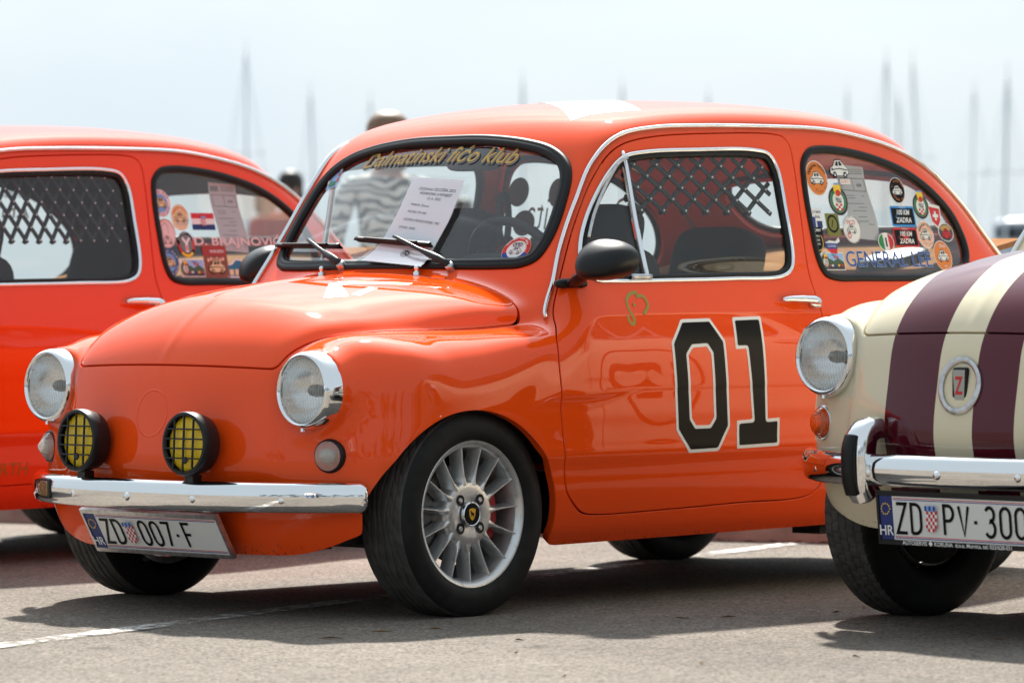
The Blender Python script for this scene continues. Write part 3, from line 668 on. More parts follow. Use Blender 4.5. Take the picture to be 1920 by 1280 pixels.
def glyph(c):
    arc=lambda cx,cy,rx,ry,a0,a1,n=9:[(cx+rx*math.cos(math.radians(a)),cy+ry*math.sin(math.radians(a))) for a in np.linspace(a0,a1,n)]
    G={'Z':[[(0,1),(.42,1),(.0,0),(.44,0)]],'D':[[(.0,0),(.0,1),(.18,1)]+arc(.18,.72,.24,.28,90,0,7)+arc(.18,.28,.24,.28,0,-90,7)+[(0,0)]],
       '0':[arc(.21,.74,.21,.26,90,0,8)+arc(.21,.26,.21,.26,0,-180,14)+arc(.21,.74,.21,.26,180,91,8)],'7':[[(0,1),(.40,1),(.14,0)]],'F':[[(.40,1),(.0,1),(.0,0)],[(.05,.53),(.32,.53)]],
       'P':[[(0,0),(0,1),(.18,1)]+arc(.18,.74,.22,.26,90,-90,11)+[(.05,.48)]],'V':[[(0,1),(.21,0),(.42,1)]],'3':[arc(.19,.76,.19,.24,150,-80,11)+arc(.19,.27,.21,.27,80,-150,12)],'-':[[(.0,.47),(.14,.47)]]}
    return G[c]
def plate(car,text,dark,x0=-.530,z0=.2595,y0=-.014,tilt=.5083):
    c,s=math.cos(tilt),math.sin(tilt)
    def mp(uv,l):            # u to the viewer's right, v up, measured from the plate's middle
        uv=np.asarray(uv); v=uv[:,1]-.0625; l=l*np.ones(len(uv))
        return np.stack([x0-v*s-l*c,y0-uv[:,0],z0+v*c-l*s],1)
    fr=STEEL if not dark else BLACKP
    V=[];F=[]
    for w,h,l in((.5290,.1250,-.008),(.5290,.1250,.004),(.5140,.1030 if not dark else .106,.004),(.5140,.1030 if not dark else .106,.001)):
        V.append(mp([(-w/2,-h/2),(w/2,-h/2),(w/2,h/2),(-w/2,h/2)],l))
    for k in range(3):
        for j in range(4): F.append((4*k+j,4*k+(j+1)%4,4*k+4+(j+1)%4,4*k+4+j))
    F.append((12,13,14,15)); F.append((3,2,1,0))
    p=obj('licence_plate',mesh('plate_frame',np.concatenate(V),F,None,False),fr,car)
    L=[(rect2d(0,0,.512,.102),mat('plate_white',(.72,.72,.70),.35,coat=.4)),(rect2d(-.236,0,.040,.102),NAVY)]
    for y,m in((.0465,RED),(.0430,BLUE),(-.0430,RED),(-.0465,BLUE)): L.append((rect2d(.019,y,.462,.0017),m))
    for k in range(12): L.append((ell2d(-.236+.0125*math.cos(k*math.pi/6),.021+.0125*math.sin(k*math.pi/6),.0042,.0042,6),YELLOW))
    v,f=text2d('HR',.033,.01); L.append(((v+[-.236,-.040],f),WHITE))
    u=-.203; h=.068; NB=len(L); ARMS=[]; CH=[]
    for ch in text:
        if ch=='*':          # chequered arms
            for r in range(6):
                for q in range(5):
                    if r==5 and q in(0,4): continue
                    ARMS.append((rect2d(u+.0055+.0068*q,.016-.0080*r,.0068,.0080),RED if (r+q)%2==0 else WHITE))
            for q in range(5): ARMS.append((poly2d([(u+.0024+.0066*q,.0205),(u+.0086+.0066*q,.0205),(u+.0092+.0068*q,.030),(u+.0055+.0068*q,.034),(u+.0016+.0068*q,.030)]),LBLUE if q%2 else BLUE))
            u+=.056; continue
        wd=.42*h
        CH.append([stroke2d(np.array(st)*[h*1.02,h]+[u,-h/2],.0078) for st in glyph(ch)])
        u+= .0455 if ch!='-' else .035
    
    decal('plate_sheet',L[:NB],mp,p,.00025,.0014); decal('plate_arms',ARMS,mp,p,.0002,.0030)
    for q in CH: decal('plate_character',[(z,BLACK) for z in q],mp,p,.0,.0030)
    if dark:
        v,f=text2d('AUTOSERVIS \u25C6 KORUNA  d.o.o. Murvica, tel: 023/628-031',.0135,.012)
        decal('frame_lettering',[((v+[-.02,-.0610],f),WHITE)],mp,p,.0003,.0052)
    return p
# ---------------------------------------------------------------- quick look-up of the side surface for prints and fittings
_gx=np.linspace(.2,2.15,240); _gz=np.linspace(.18,1.235,150)
_XX,_ZZ=np.meshgrid(_gx,_gz,indexing='ij'); _SP,_SN=side_pts(_XX.ravel(),_ZZ.ravel(),1)
_SY=_SP[:,1].reshape(_XX.shape); _SNN=_SN.reshape(*_XX.shape,3)
def side_at(x,z,off=0.,side=-1):
    x=np.asarray(x,float); z=np.asarray(z,float)
    i=np.clip((x-_gx[0])/(_gx[1]-_gx[0]),0,len(_gx)-1.001); j=np.clip((z-_gz[0])/(_gz[1]-_gz[0]),0,len(_gz)-1.001)
    a,b=i.astype(int),j.astype(int); s,t=i-a,j-b
    def bl(G):
        if G.ndim==3: s_,t_=s[...,None],t[...,None]
        else: s_,t_=s,t
        return G[a,b]*(1-s_)*(1-t_)+G[a+1,b]*s_*(1-t_)+G[a,b+1]*(1-s_)*t_+G[a+1,b+1]*s_*t_
    y=bl(_SY); n=bl(_SNN); P=np.stack([x,y,z],-1)+n*np.asarray(off)[...,None] if np.ndim(off) else np.stack([x,y,z],-1)+n*off
    return P*[1,side,1],n*[1,side,1]
def side_map(cx,cz,off,side=-1,rot=0.,flip=False):
    def f(uv,l):
        c,s=math.cos(rot),math.sin(rot); u=uv[:,0]*c-uv[:,1]*s; v=uv[:,0]*s+uv[:,1]*c
        if flip: u=-u
        return side_at(cx+u,cz+v,off+l,side)[0]
    return f
def ws_map(cy,cz,off,rot=0.):
    def f(uv,l):
        c,s=math.cos(rot),math.sin(rot); u=uv[:,0]*c-uv[:,1]*s; v=(uv[:,0]*s+uv[:,1]*c)*.84
        return ws_pts(cy-u,cz+v,off+l)[0]
    return f
def superell(c,d,e=.35,n=28,m=18,R=None):
    """rounded block"""
    u=np.linspace(0,2*np.pi,n,endpoint=False); v=np.linspace(-np.pi/2,np.pi/2,m); U,Vv=np.meshgrid(u,v)
    p=lambda w,ex:np.sign(w)*np.abs(w)**ex
    X=np.stack([d[0]/2*p(np.cos(Vv),e)*p(np.cos(U),e),d[1]/2*p(np.cos(Vv),e)*p(np.sin(U),e),d[2]/2*p(np.sin(Vv),e)],-1).reshape(-1,3)
    if R is not None: X=X@np.array(R).T
    i=np.arange(n*m).reshape(m,n); F=np.concatenate([np.stack([i[k],np.roll(i[k],-1),np.roll(i[k+1],-1),i[k+1]],1) for k in range(m-1)])
    return X+np.array(c),F

# ---------------------------------------------------------------- stickers
def car_icon(cx,cy,w,body,line):
    s=w; L=[]
    o=[(-.5,-.12),(-.46,.06),(-.3,.12),(-.17,.32),(.12,.34),(.3,.16),(.46,.06),(.5,-.12),(.36,-.22),(-.36,-.22)]
    L.append((poly2d([(cx+x*s*1.08,cy+y*s*1.12) for x,y in o]),line)); L.append((poly2d([(cx+x*s,cy+y*s) for x,y in o]),body))
    L.append((poly2d([(cx+x*s,cy+y*s) for x,y in[(-.2,.13),(-.12,.28),(-.03,.29),(-.03,.13)]]),line)); L.append((poly2d([(cx+x*s,cy+y*s) for x,y in[(.02,.13),(.02,.29),(.1,.29),(.2,.15)]]),line))
    for x in(-.28,.28): L.append((ell2d(cx+x*s,cy-.2*s,.2*s,.24*s,14),line)); L.append((ell2d(cx+x*s,cy-.2*s,.09*s,.11*s,10),body))
    L.append((stroke2d([(cx-.42*s,cy-.02*s),(cx,cy+.03*s),(cx+.42*s,cy-.02*s)],.03*s),line)); L.append((ell2d(cx-.4*s,cy-.0*s,.08*s,.1*s,10),line))
    return L
def arc_text(s,cx,cy,rx,ry,size,m,top=True,bold=.01,span=None):
    n=len(s); L=[]; sp=span or min(2.3,n*size*.72/rx)
    for k,ch in enumerate(s):
        if ch==' ': continue
        t=(k-(n-1)/2)/max(n-1,1)*sp; v,f=text2d(ch,size,bold)
        a=(math.pi/2-t) if top else (-math.pi/2+t); r=(a-math.pi/2) if top else (a+math.pi/2)
        c_,s_=math.cos(r),math.sin(r); v=np.stack([v[:,0]*c_-v[:,1]*s_,v[:,0]*s_+v[:,1]*c_],1)
        L.append(((v+[cx+rx*math.cos(a),cy+ry*math.sin(a)],f),m))
    return L
def T(s,x,y,size,m,bold=.01,shear=0.,sx=1.):
    v,f=text2d(s,size,bold,shear,'CENTER',sx); return ((v+[x,y],f),m)
def round_badge(w,h,outer,body,line,top='',bot='',tm=None):
    L=[(ell2d(0,0,w,h),WHITE),(ell2d(0,0,w*.95,h*.95),outer)]+car_icon(0,-.02*h,w*.62,body,line)
    if top: L+=arc_text(top,0,-.01*h,w*.33,h*.33,h*.13,tm or line)
    if bot: L+=arc_text(bot,0,.0,w*.40,h*.42,h*.11,tm or line,False)
    return L
def scorpion_badge(w,h):
    L=[(ell2d(0,-.05*h,w,h*.9),GREY),(ring2d(0,-.05*h,w*.94,h*.84,w*.05),BLACK),(ell2d(0,-.05*h,w*.76,h*.7),GREEN),(ell2d(0,-.05*h,w*.56,h*.54),WHITE)]
    for r in range(3):
        for c in range(3): L.append((rect2d((c-1)*w*.11,-.17*h-r*h*.07,w*.11,h*.07),RED if (r+c)%2==0 else WHITE))
    L.append((poly2d([(-.17*w,.46*h),(.17*w,.46*h),(.19*w,.26*h),(.10*w,.12*h),(0,.07*h),(-.10*w,.12*h),(-.19*w,.26*h)]),YELLOW))
    L.append((ell2d(.02*w,.19*h,.26*w,.20*h,16),RED)); L.append((poly2d([(-.16*w,.44*h),(.16*w,.44*h),(.11*w,.50*h),(-.11*w,.50*h)]),LBLUE))
    L.append(T('RALLY',0,-.03*h,h*.10,BLACK,.02)); L.append(T('TEAM',0,-.11*h,h*.09,BLACK,.02)); return L
def stage_plate(w,h,edge):
    rr=[(-.46,-.5),(.46,-.5),(.5,-.44),(.5,.44),(.46,.5),(-.46,.5),(-.5,.44),(-.5,-.44)]
    L=[(poly2d([(x*w,y*h) for x,y in rr]),edge),(rect2d(0,0,w*.92,h*.80),BLACK),T('100 KM',0,.08*h,h*.34,WHITE,.03,.25,.95),T('ZADRA',0,-.30*h,h*.34,WHITE,.03,.25,1.05),T('OLDTIMER RALLY',0,.415*h,h*.075,WHITE)]
    L.append((stroke2d([(-.1*w,.33*h),(.05*w,.36*h),(.3*w,.30*h),(-.2*w,.12*h),(-.33*w,-.02*h),(-.1*w,-.16*h),(.15*w,-.30*h)],.012*w),edge)); return L
def landscape(w,h):
    L=[(rect2d(0,0,w,h),WHITE),(rect2d(.1*w,.14*h,w*.76,h*.62),SKYP),(poly2d([(-.28*w,-.1*h),(-.1*w,.15*h),(.05*w,.0),(.25*w,.18*h),(.48*w,-.05*h),(.48*w,-.3*h),(-.28*w,-.3*h)]),col('hill_print',(70,90,60))),(rect2d(.1*w,-.34*h,w*.76,h*.22),col('road_print',(60,60,70)))]
    L.append(T('RALLY',.1*w,.30*h,h*.14,NAVY)); L.append(T('VIDIK',.16*w,.16*h,h*.18,RED,.03,.3))
    for k,m in enumerate((RED,WHITE,BLUE,YELLOW,RED)): L.append((ell2d((-.16+.13*k)*w,-.24*h,.1*w,.12*h,10),m))
    b=scorpion_badge(w*.36,h*.9); L+=[((np.asarray(v)+[-.32*w,0],f),m) for (v,f),m in b]; return L
def entry_sheet(w,h,num):
    gu,gv=np.meshgrid(np.linspace(-.5,.5,7),np.linspace(-.5,.5,13)); gi=np.arange(91).reshape(13,7)
    L=[((np.stack([gu.ravel()*w,(gv.ravel()-.03*gu.ravel())*h],1),[tuple(r) for r in np.stack([gi[:-1,:-1],gi[:-1,1:],gi[1:,1:],gi[1:,:-1]],-1).reshape(-1,4)]),PALE),(rect2d(-.30*w,.42*h,.30*w,.08*h),GREY)]
    for k in range(3): L.append((rect2d(.18*w,.445*h-.028*h*k,.5*w,.010*h),GREY))
    for a in(((-.42,.33),(.44,.32),(.44,.15),(-.42,.165),(-.42,.33)),((.0,.325),(.0,.16))): L.append((stroke2d([(x*w,y*h) for x,y in a],.012*w),BLACK))
    L.append(T(num,.22*w,.21*h,.065*h,BLACK,.01))
    for k,(x,y,l) in enumerate(((-.2,.09,.3),(.25,.085,.1),(-.2,.055,.3),(-.1,-.02,.6),(.1,-.07,.3),(-.05,-.12,.5),(.0,-.20,.3),(-.1,-.26,.55),(.25,-.3,.2))): L.append((rect2d(x*w,y*h,l*w,.007*h),GREY))
    return L
QUARTER_STICKERS={
 'orange':dict(p=(1.404,1.115,.089,.097),L=lambda w,h:round_badge(w,h,OCHRE,WHITE,BLACK,'Dalmatinski fico klub','5. Fico kup')),
 'line':dict(p=(1.505,1.134,.085,.066),L=lambda w,h:car_icon(0,.1*h,w*.9,WHITE,BLACK)+[(rect2d(.18*w,-.42*h,w*.5,h*.2),WHITE),T('A.FICO',.18*w,-.47*h,h*.17,OCHRE)]),
 'scorpion':dict(p=(1.479,1.058,.081,.090),L=scorpion_badge),
 'klub':dict(p=(1.373,1.003,.054,.057),L=lambda w,h:[(rect2d(0,0,w,h),WHITE),T('OLDTIMER',0,.28*h,h*.17,NAVY),T('klub',.15*w,.05*h,h*.2,NAVY),(poly2d([(-.4*w,-.4*h),(-.1*w,-.4*h),(-.05*w,.1*h),(-.3*w,.1*h),(-.42*w,-.1*h)]),BLUE),(rect2d(.22*w,-.25*h,.4*w,.3*h),NAVY)]),
 'shield':dict(p=(1.367,.945,.050,.072),L=lambda w,h:[(poly2d([(-.5*w,.5*h),(.5*w,.5*h),(.48*w,-.2*h),(0,-.5*h),(-.48*w,-.2*h)]),BLACK),(ring2d(0,-.05*h,w*.86,h*.72,w*.07,24,math.pi*.75,math.pi*2.25),GOLD),T('ROMA',0,.33*h,h*.16,WHITE),T('VENI',0,.12*h,h*.11,WHITE),T('VIDI',0,-.03*h,h*.11,WHITE),T('VICI',0,-.18*h,h*.11,WHITE)]),
 'clock':dict(p=(1.440,.988,.056,.062),L=lambda w,h:[(rect2d(0,0,w,h),OLIVE),(ell2d(0,.04*h,w*.82,h*.80),BLACK),(ell2d(0,.04*h,w*.62,h*.6),OLIVE),(stroke2d([(-.12*w,-.12*h),(.05*w,.22*h)],.05*w),BLACK)]),
 'map':dict(p=(1.425,.931,.064,.046),L=lambda w,h:[(poly2d([(-.5*w,.15*h),(-.2*w,.3*h),(.2*w,.25*h),(.45*w,.5*h),(.5*w,.25*h),(.3*w,.12*h)]),WHITE),(poly2d([(-.5*w,.15*h),(.3*w,.12*h),(.25*w,-.2*h),(-.42*w,-.2*h)]),BLUE),(poly2d([(-.42*w,-.2*h),(.25*w,-.2*h),(.2*w,-.5*h),(-.2*w,-.45*h)]),RED),T('SLOVENIJA',-.08*w,-.1*h,h*.2,WHITE,.0,0,.8)]),
 'white':dict(p=(1.517,.977,.075,.079),L=lambda w,h:[(ell2d(0,0,w,h),WHITE),(ring2d(0,0,w*.97,h*.97,w*.02),GREY),T('FICO',0,.16*h,h*.2,RED,.01)]+car_icon(-.02*w,-.02*h,w*.5,WHITE,BLACK)+[(ring2d(-.22*w,-.24*h,w*.2,h*.2,w*.03),RED)]+arc_text('KLUB LJUBITELJA FICE',0,0,w*.40,h*.40,h*.08,GREY)),
 'landscape':dict(p=(1.412,.888,.098,.049),L=landscape),
 'tricolour':dict(p=(1.656,.942,.070,.052),L=lambda w,h:[(ell2d(0,0,w,h),WHITE),(poly2d([(-.14*w,-.44*h)]+[(.46*w*math.cos(a),.46*h*math.sin(a)) for a in np.linspace(math.pi*1.38,math.pi*.62,12)]),GREEN),(poly2d([(.14*w,.44*h)]+[(.46*w*math.cos(a),.46*h*math.sin(a)) for a in np.linspace(math.pi*.38,-math.pi*.38,12)]),RED),T('I',0,-.22*h,h*.62,BLACK,.05)]),
 'kup':dict(p=(1.745,1.086,.070,.073),L=lambda w,h:round_badge(w,h,BLACK,WHITE,BLACK,'1. FICO KUP','ZADAR 2019',OCHRE)),
 'blueplate':dict(p=(1.752,1.014,.108,.057),L=lambda w,h:stage_plate(w,h,col('edge_blue',(50,140,215)))),
 'redplate':dict(p=(1.749,.955,.108,.054),L=lambda w,h:stage_plate(w,h,RED)),
 'scorpion2':dict(p=(1.842,1.047,.074,.080),L=scorpion_badge),
 'swiss':dict(p=(1.902,1.017,.060,.073),L=lambda w,h:[(poly2d([(-.5*w,.5*h),(.5*w,.38*h),(.46*w,-.2*h),(.1*w,-.5*h),(-.35*w,-.25*h)]),WHITE),(poly2d([(-.42*w,.36*h),(.42*w,.27*h),(.38*w,-.17*h),(.1*w,-.42*h),(-.29*w,-.2*h)]),RED),(rect2d(.03*w,.0,.14*w,.36*h),WHITE),(rect2d(.03*w,.0,.44*w,.12*h),WHITE)]),
 'peach':dict(p=(1.840,.964,.077,.078),L=lambda w,h:round_badge(w,h,PEACH,WHITE,BLACK,'Dalmatinski fico klub','Jo fico')),
 'photo':dict(p=(1.941,.971,.074,.052),L=lambda w,h:[(ell2d(0,0,w,h),WHITE),(ell2d(0,0,w*.92,h*.92),col('dusk_print',(70,75,80))),(ell2d(0,.22*h,w*.7,h*.34,18),col('dusk_gold',(190,150,80)))]+car_icon(0,-.1*h,w*.6,RED,col('deep_red',(110,15,20)))),
 'olivia':dict(p=(1.901,.905,.082,.085),L=lambda w,h:round_badge(w,h,OCHRE,WHITE,BLACK,'','',WHITE)+[T('Olivia',0,.27*h,h*.15,WHITE,.01,.3),T('2020',0,-.38*h,h*.09,WHITE)])}
LEFT_STICKERS={
 'pale':dict(p=(1.371,1.087,.079,.086),L=lambda w,h:[(ell2d(0,0,w,h),PINKP),(ell2d(0,-.0*h,w*.7,h*.66),LBLUE)]+car_icon(0,0,w*.62,CREAMP,BLACK)+arc_text('FICO KUP',0,0,w*.36,h*.37,h*.12,NAVY)+arc_text('METALIA AUTO',0,0,w*.43,h*.45,h*.11,NAVY,False)),
 'cream':dict(p=(1.442,1.044,.073,.083),L=lambda w,h:round_badge(w,h,CREAMP,CREAMP,BLACK,'DALMATINSKI FICO KLUB','',OCHRE)+[T('FICO KUP',-.05*w,-.30*h,h*.1,LBLUE),T('7',.32*w,-.26*h,h*.24,LBLUE,.02)]),
 'flag':dict(p=(1.536,1.032,.096,.053),L=lambda w,h:[(rect2d(0,h/3,w,h/3),RED),(rect2d(0,0,w,h/3),WHITE),(rect2d(0,-h/3,w,h/3),NAVY)]+[(rect2d((c-1.5)*.05*w,(.12-.1*r)*h,.05*w,.1*h),RED if (r+c)%2 else WHITE) for r in range(4) for c in range(4)]+[(rect2d(0,.24*h,.2*w,.12*h),LBLUE)]),
 'pink':dict(p=(1.375,.994,.079,.091),L=lambda w,h:[(ell2d(0,0,w,h),PINKP),(ring2d(0,0,w*.98,h*.98,w*.02),GREY)]+[(stroke2d([(-.2*w,-.1*h),(-.2*w,.25*h),(0,.36*h),(.12*w,.25*h),(.12*w,0)],.02*w),GREY)]+car_icon(.02*w,-.24*h,w*.5,PINKP,BLACK)+arc_text('PALATINSKI FICO KLUB',0,0,w*.40,h*.41,h*.09,OCHRE)),
 'ring':dict(p=(1.452,.960,.071,.080),L=lambda w,h:[(ell2d(0,0,w,h),BLACK),(ring2d(0,0,w*.98,h*.98,w*.12,24,math.pi,math.pi*1.5),RED),(ring2d(0,0,w*.98,h*.98,w*.12,24,math.pi*1.25,math.pi*1.75),YELLOW),(ring2d(0,0,w*.98,h*.98,w*.12,24,-.5,.4),RED),(ell2d(0,.02*h,w*.74,h*.72),GREY),(stroke2d([(-.22*w,.26*h),(0,.04*h),(.22*w,.26*h)],.11*w),WHITE),(rect2d(0,-.14*h,.16*w,.34*h),WHITE),(rect2d(0,-.14*h,.07*w,.2*h),RED)]+arc_text('ZASTAVA KLUB',0,0,w*.41,h*.41,h*.10,WHITE)),
 'blue':dict(p=(1.372,.904,.075,.086),L=lambda w,h:[(ell2d(0,0,w,h),col('badge_blue',(45,80,140))),(ell2d(0,0,w*.7,h*.66),LBLUE)]+car_icon(0,0,w*.62,CREAMP,BLACK)+arc_text('FICO KUP',0,0,w*.36,h*.37,h*.12,WHITE)+arc_text('METALIA AUTO',0,0,w*.43,h*.45,h*.11,WHITE,False)),
 'landscape':dict(p=(1.463,.887,.099,.055),L=landscape),
 'poster':dict(p=(1.564,.907,.101,.100),L=lambda w,h:[(rect2d(0,0,w,h),BROWN),(rect2d(0,.34*h,w,.32*h),col('poster_red',(160,45,35))),T('100 000 SRETNO',.1*w,.28*h,h*.12,WHITE,.02,.1,.7)]+[(ell2d((-.3+.12*k)*w,(.05+.03*(k%2))*h,.1*w,.12*h,10),PEACH) for k in range(6)]+car_icon(.0,-.18*h,w*.66,CREAMP,BLACK)),
 'rally':dict(p=(1.659,.887,.105,.060),L=lambda w,h:[(poly2d([(-.5*w,-.5*h),(.5*w,-.5*h),(.48*w,.15*h),(.28*w,.2*h),(.12*w,.46*h),(-.1*w,.5*h),(-.28*w,.25*h),(-.5*w,.2*h)]),WHITE),(poly2d([(-.45*w,-.42*h),(.45*w,-.42*h),(.43*w,.08*h),(.26*w,.13*h),(.1*w,.38*h),(-.09*w,.42*h),(-.26*w,.18*h),(-.45*w,.13*h)]),TEAL)]+[(rect2d((-.33+.22*k)*w,-.22*h,.16*w,.3*h),CREAMP) for k in range(4)])}
STICKER_LABEL={'orange':'round orange sticker with a small car drawing','kup':'round black sticker with a white car drawing','swiss':'red shield sticker with a white cross','tricolour':'round green, white and red sticker with letter I','blueplate':'blue edged 100 KM ZADRA sticker','redplate':'red edged 100 KM ZADRA sticker','peach':'round peach sticker with a car drawing','flag':'flag sticker in red, white and blue with chequered arms','white':'round white FICO sticker','photo':'round photo sticker with a red car','olivia':'orange round sticker reading Olivia','shield':'black shield sticker reading ROMA VENI VIDI VICI','map':'SLOVENIJA sticker shaped like a map','blue':'round blue sticker with a cream car','poster':'brown poster sticker with a car'}

# ---------------------------------------------------------------- a car
def striped_paint():
    m=paint('cream_paint_with_stripes',(.74,.66,.47)).copy(); m.name='cream_and_maroon_paint'; nt=m.node_tree; b=nt.nodes['Principled BSDF']
    src=b.inputs['Base Color'].links[0].from_socket; t=nt.nodes.new('ShaderNodeTexCoord'); s=nt.nodes.new('ShaderNodeSeparateXYZ'); nt.links.new(t.outputs['Object'],s.inputs[0])
    # the second band lies on the other side of the badge
    y2=nt.nodes.new('ShaderNodeMath'); y2.operation='SUBTRACT'; nt.links.new(s.outputs['Y'],y2.inputs[0]); y2.inputs[1].default_value=STRIPE_C2
    ab=nt.nodes.new('ShaderNodeMath'); ab.operation='ABSOLUTE'; nt.links.new(y2.outputs[0],ab.inputs[0]); lt=nt.nodes.new('ShaderNodeMath'); lt.operation='LESS_THAN'; nt.links.new(ab.outputs[0],lt.inputs[0]); lt.inputs[1].default_value=STRIPE_W2
    y1=nt.nodes.new('ShaderNodeMath'); y1.operation='SUBTRACT'; nt.links.new(s.outputs['Y'],y1.inputs[0]); y1.inputs[1].default_value=STRIPE_C1
    ab1=nt.nodes.new('ShaderNodeMath'); ab1.operation='ABSOLUTE'; nt.links.new(y1.outputs[0],ab1.inputs[0]); lt1=nt.nodes.new('ShaderNodeMath'); lt1.operation='LESS_THAN'; nt.links.new(ab1.outputs[0],lt1.inputs[0]); lt1.inputs[1].default_value=STRIPE_W1
    mx_=nt.nodes.new('ShaderNodeMath'); mx_.operation='MAXIMUM'; nt.links.new(lt.outputs[0],mx_.inputs[0]); nt.links.new(lt1.outputs[0],mx_.inputs[1])
    c=nt.nodes.new('ShaderNodeMix'); c.data_type='RGBA'; nt.links.new(mx_.outputs[0],c.inputs['Factor']); nt.links.new(src,c.inputs['A']); c.inputs['B'].default_value=(.090,.006,.016,1)
    nt.links.new(c.outputs['Result'],b.inputs['Base Color']); return m
STRIPE_C1,STRIPE_W1,STRIPE_C2,STRIPE_W2=.161,.0875,-.1055,.0595
def build_car(label,loc,rz,cfg):
    lift=cfg.get('lift',0.); car=empty('car',loc,rz); tag(car,label,'car','old small saloon cars parked side by side')
    pm=cfg['paint']
    # everything of the body hangs from the shell, raised on its springs
    body=obj('body',pmesh('body'),cfg.get('nose',pm),car,(0,0,lift))
    def part(name,me,m,parent=car): 
        o=obj(name,me,m,parent)
        if parent is car: o.location=(0,0,lift)
        return o
    hood=part('bonnet',pmesh('hood'),cfg.get('nose',pm))
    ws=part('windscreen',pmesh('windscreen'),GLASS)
    obj('seal',cached('ws_seal',lambda:seal_mesh(WSO,.0155,[(-.006,-.017),(.004,-.0172),(.0075,-.012),(.0105,-.003),(.0085,.0),(.0105,.003),(.0085,.011),(.004,.0165),(-.006,.0165)],'ws')),RUBBER,ws)
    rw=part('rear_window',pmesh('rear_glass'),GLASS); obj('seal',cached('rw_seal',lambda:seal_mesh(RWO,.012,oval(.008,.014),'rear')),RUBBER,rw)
    out={'car':car,'body':body,'hood':hood,'ws':ws,'lift':lift}
    for s in(-1,1):
        d=part('door',pmesh('door',s),pm); out['door',s]=d
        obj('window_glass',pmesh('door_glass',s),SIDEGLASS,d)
        obj('window_trim',cached(('dtrim',s),lambda:seal_mesh(DWIN,.0045,[(-.004,-.0055),(.003,-.0055),(.0052,-.003),(.0058,0),(.0052,.003),(.003,.0055),(-.004,.0055)],'side',s)),CHROME,d)
        obj('window_channel',cached(('dchan',s),lambda:seal_mesh(DWIN,.0155,[(-.013,-.0065),(-.001,-.0065),(.0005,0),(-.001,.0065),(-.013,.0065)],'side',s)),RUBBER,d)
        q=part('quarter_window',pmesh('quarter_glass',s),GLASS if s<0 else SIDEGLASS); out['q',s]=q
        obj('seal',cached(('qseal',s),lambda:seal_mesh(QWIN,.0085,[(-.008,-.0095),(.003,-.0095),(.0065,-.006),(.0075,0),(.0065,.006),(.002,.0115),(-.008,.0115)],'side',s)),RUBBER,q)
        def drip():
            p=spline(DRIP,150); P,Nn=side_pts(p[:,0],p[:,1],s,.003); 
            tv=np.gradient(P,axis=0); b_=np.cross(tv,Nn)
            V,F=sweep(P,Nn,[(-.006,-.006),(.004,-.0065),(.009,-.0035),(.0105,.001),(.008,.0045),(.002,.005),(-.006,.004)]); return mesh('drip_rail',V,F)
        part('drip_rail',cached(('drip',s),drip),CHROME)
        def handle():
            x=np.linspace(1.150,1.305,26); z=.779-.006*((x-1.15)/.155); off=np.interp(x,[1.15,1.18,1.22,1.27,1.29,1.305],[.016,.026,.030,.028,.022,.012]); P,Nn=side_at(x,z,off,s)
            V,F=sweep(P,Nn,oval(.0055,.0105,10),False,np.interp(x,[1.15,1.165,1.23,1.29,1.305],[.45,.75,1,1.15,.9])); return mesh('handle',V,F)
        h=obj('handle',cached(('handle',s),handle),CHROME,d)
        def hbase():
            b=MB(); x=np.linspace(1.268,1.312,10); P,Nn=side_at(x,np.full(10,.7695),.006,s); b.add(*sweep(P,Nn,oval(.010,.0125,12),False,[.5,.85,1,1,1,1,1,1,.85,.5])); return b.mesh('handle_base')
        obj('handle_base',cached(('hbase',s),hbase),CHROME,h)
        def dish():
            V,F=lathe([(0,.0),(0,.018),(.0015,.030),(.0,.034)],32,'z'); P,Nn=side_at(1.200+V[:,0]*1.35,.770+V[:,1]*.72,.0004+V[:,2]*.5,s); return mesh('handle_dish',P,F)
        obj('handle_dish',cached(('dish',s),dish),pm,h)
        # vent window post and frame
        def post():
            b=MB(); z=np.linspace(.836,1.172,20); P,Nn=side_at(np.full(20,.662)-.010*(z-.83),z,.002,s); b.add(*sweep(P,Nn,[(-.010,-.0055),(.003,-.0055),(.005,0),(.003,.0055),(-.010,.0055)])); return b.mesh('vent_post')
        obj('vent_post',cached(('post',s),post),CHROME,d)
        def vframe():
            p=spline([(.654,1.150),(.630,1.140),(.585,1.092),(.53,1.015),(.49,.945)],30); P,Nn=side_at(p[:,0],p[:,1],np.linspace(.020,.004,30),s); V,F=sweep(P,Nn,oval(.003,.0045,8)); return mesh('vent_frame',V,F)
        obj('vent_frame',cached(('vfr',s),vframe),STEEL,d)
        def latch():
            b=MB(); P,Nn=side_at(np.linspace(.60,.672,8),np.full(8,.8435),.006,s); b.add(*sweep(P,Nn,oval(.006,.008,8))); return b.mesh('vent_latch')
        obj('vent_latch',cached(('latch',s),latch),STEEL,d)
        def mir():
            b=MB(); n,m=36,20; u=np.linspace(0,2*np.pi,n,endpoint=False); r=np.sin(np.linspace(0,np.pi/2,m)); V=[]
            for rr in r:
                dx=-.098*math.sqrt(max(0,1-rr*rr)); dz=-.030*(dx/.098)**2
                for a in u:
                    y=.078*rr*np.sign(math.cos(a))*abs(math.cos(a))**.85; z=.051*rr*np.sign(math.sin(a))*abs(math.sin(a))**.85
                    z*=1.0-.18*(y/.078); V.append((dx,-y+.022*(dx/.098)**2,z+dz))
            i=np.arange(n*m).reshape(m,n); F=np.concatenate([np.stack([i[k],np.roll(i[k],-1),np.roll(i[k+1],-1),i[k+1]],1) for k in range(m-1)])
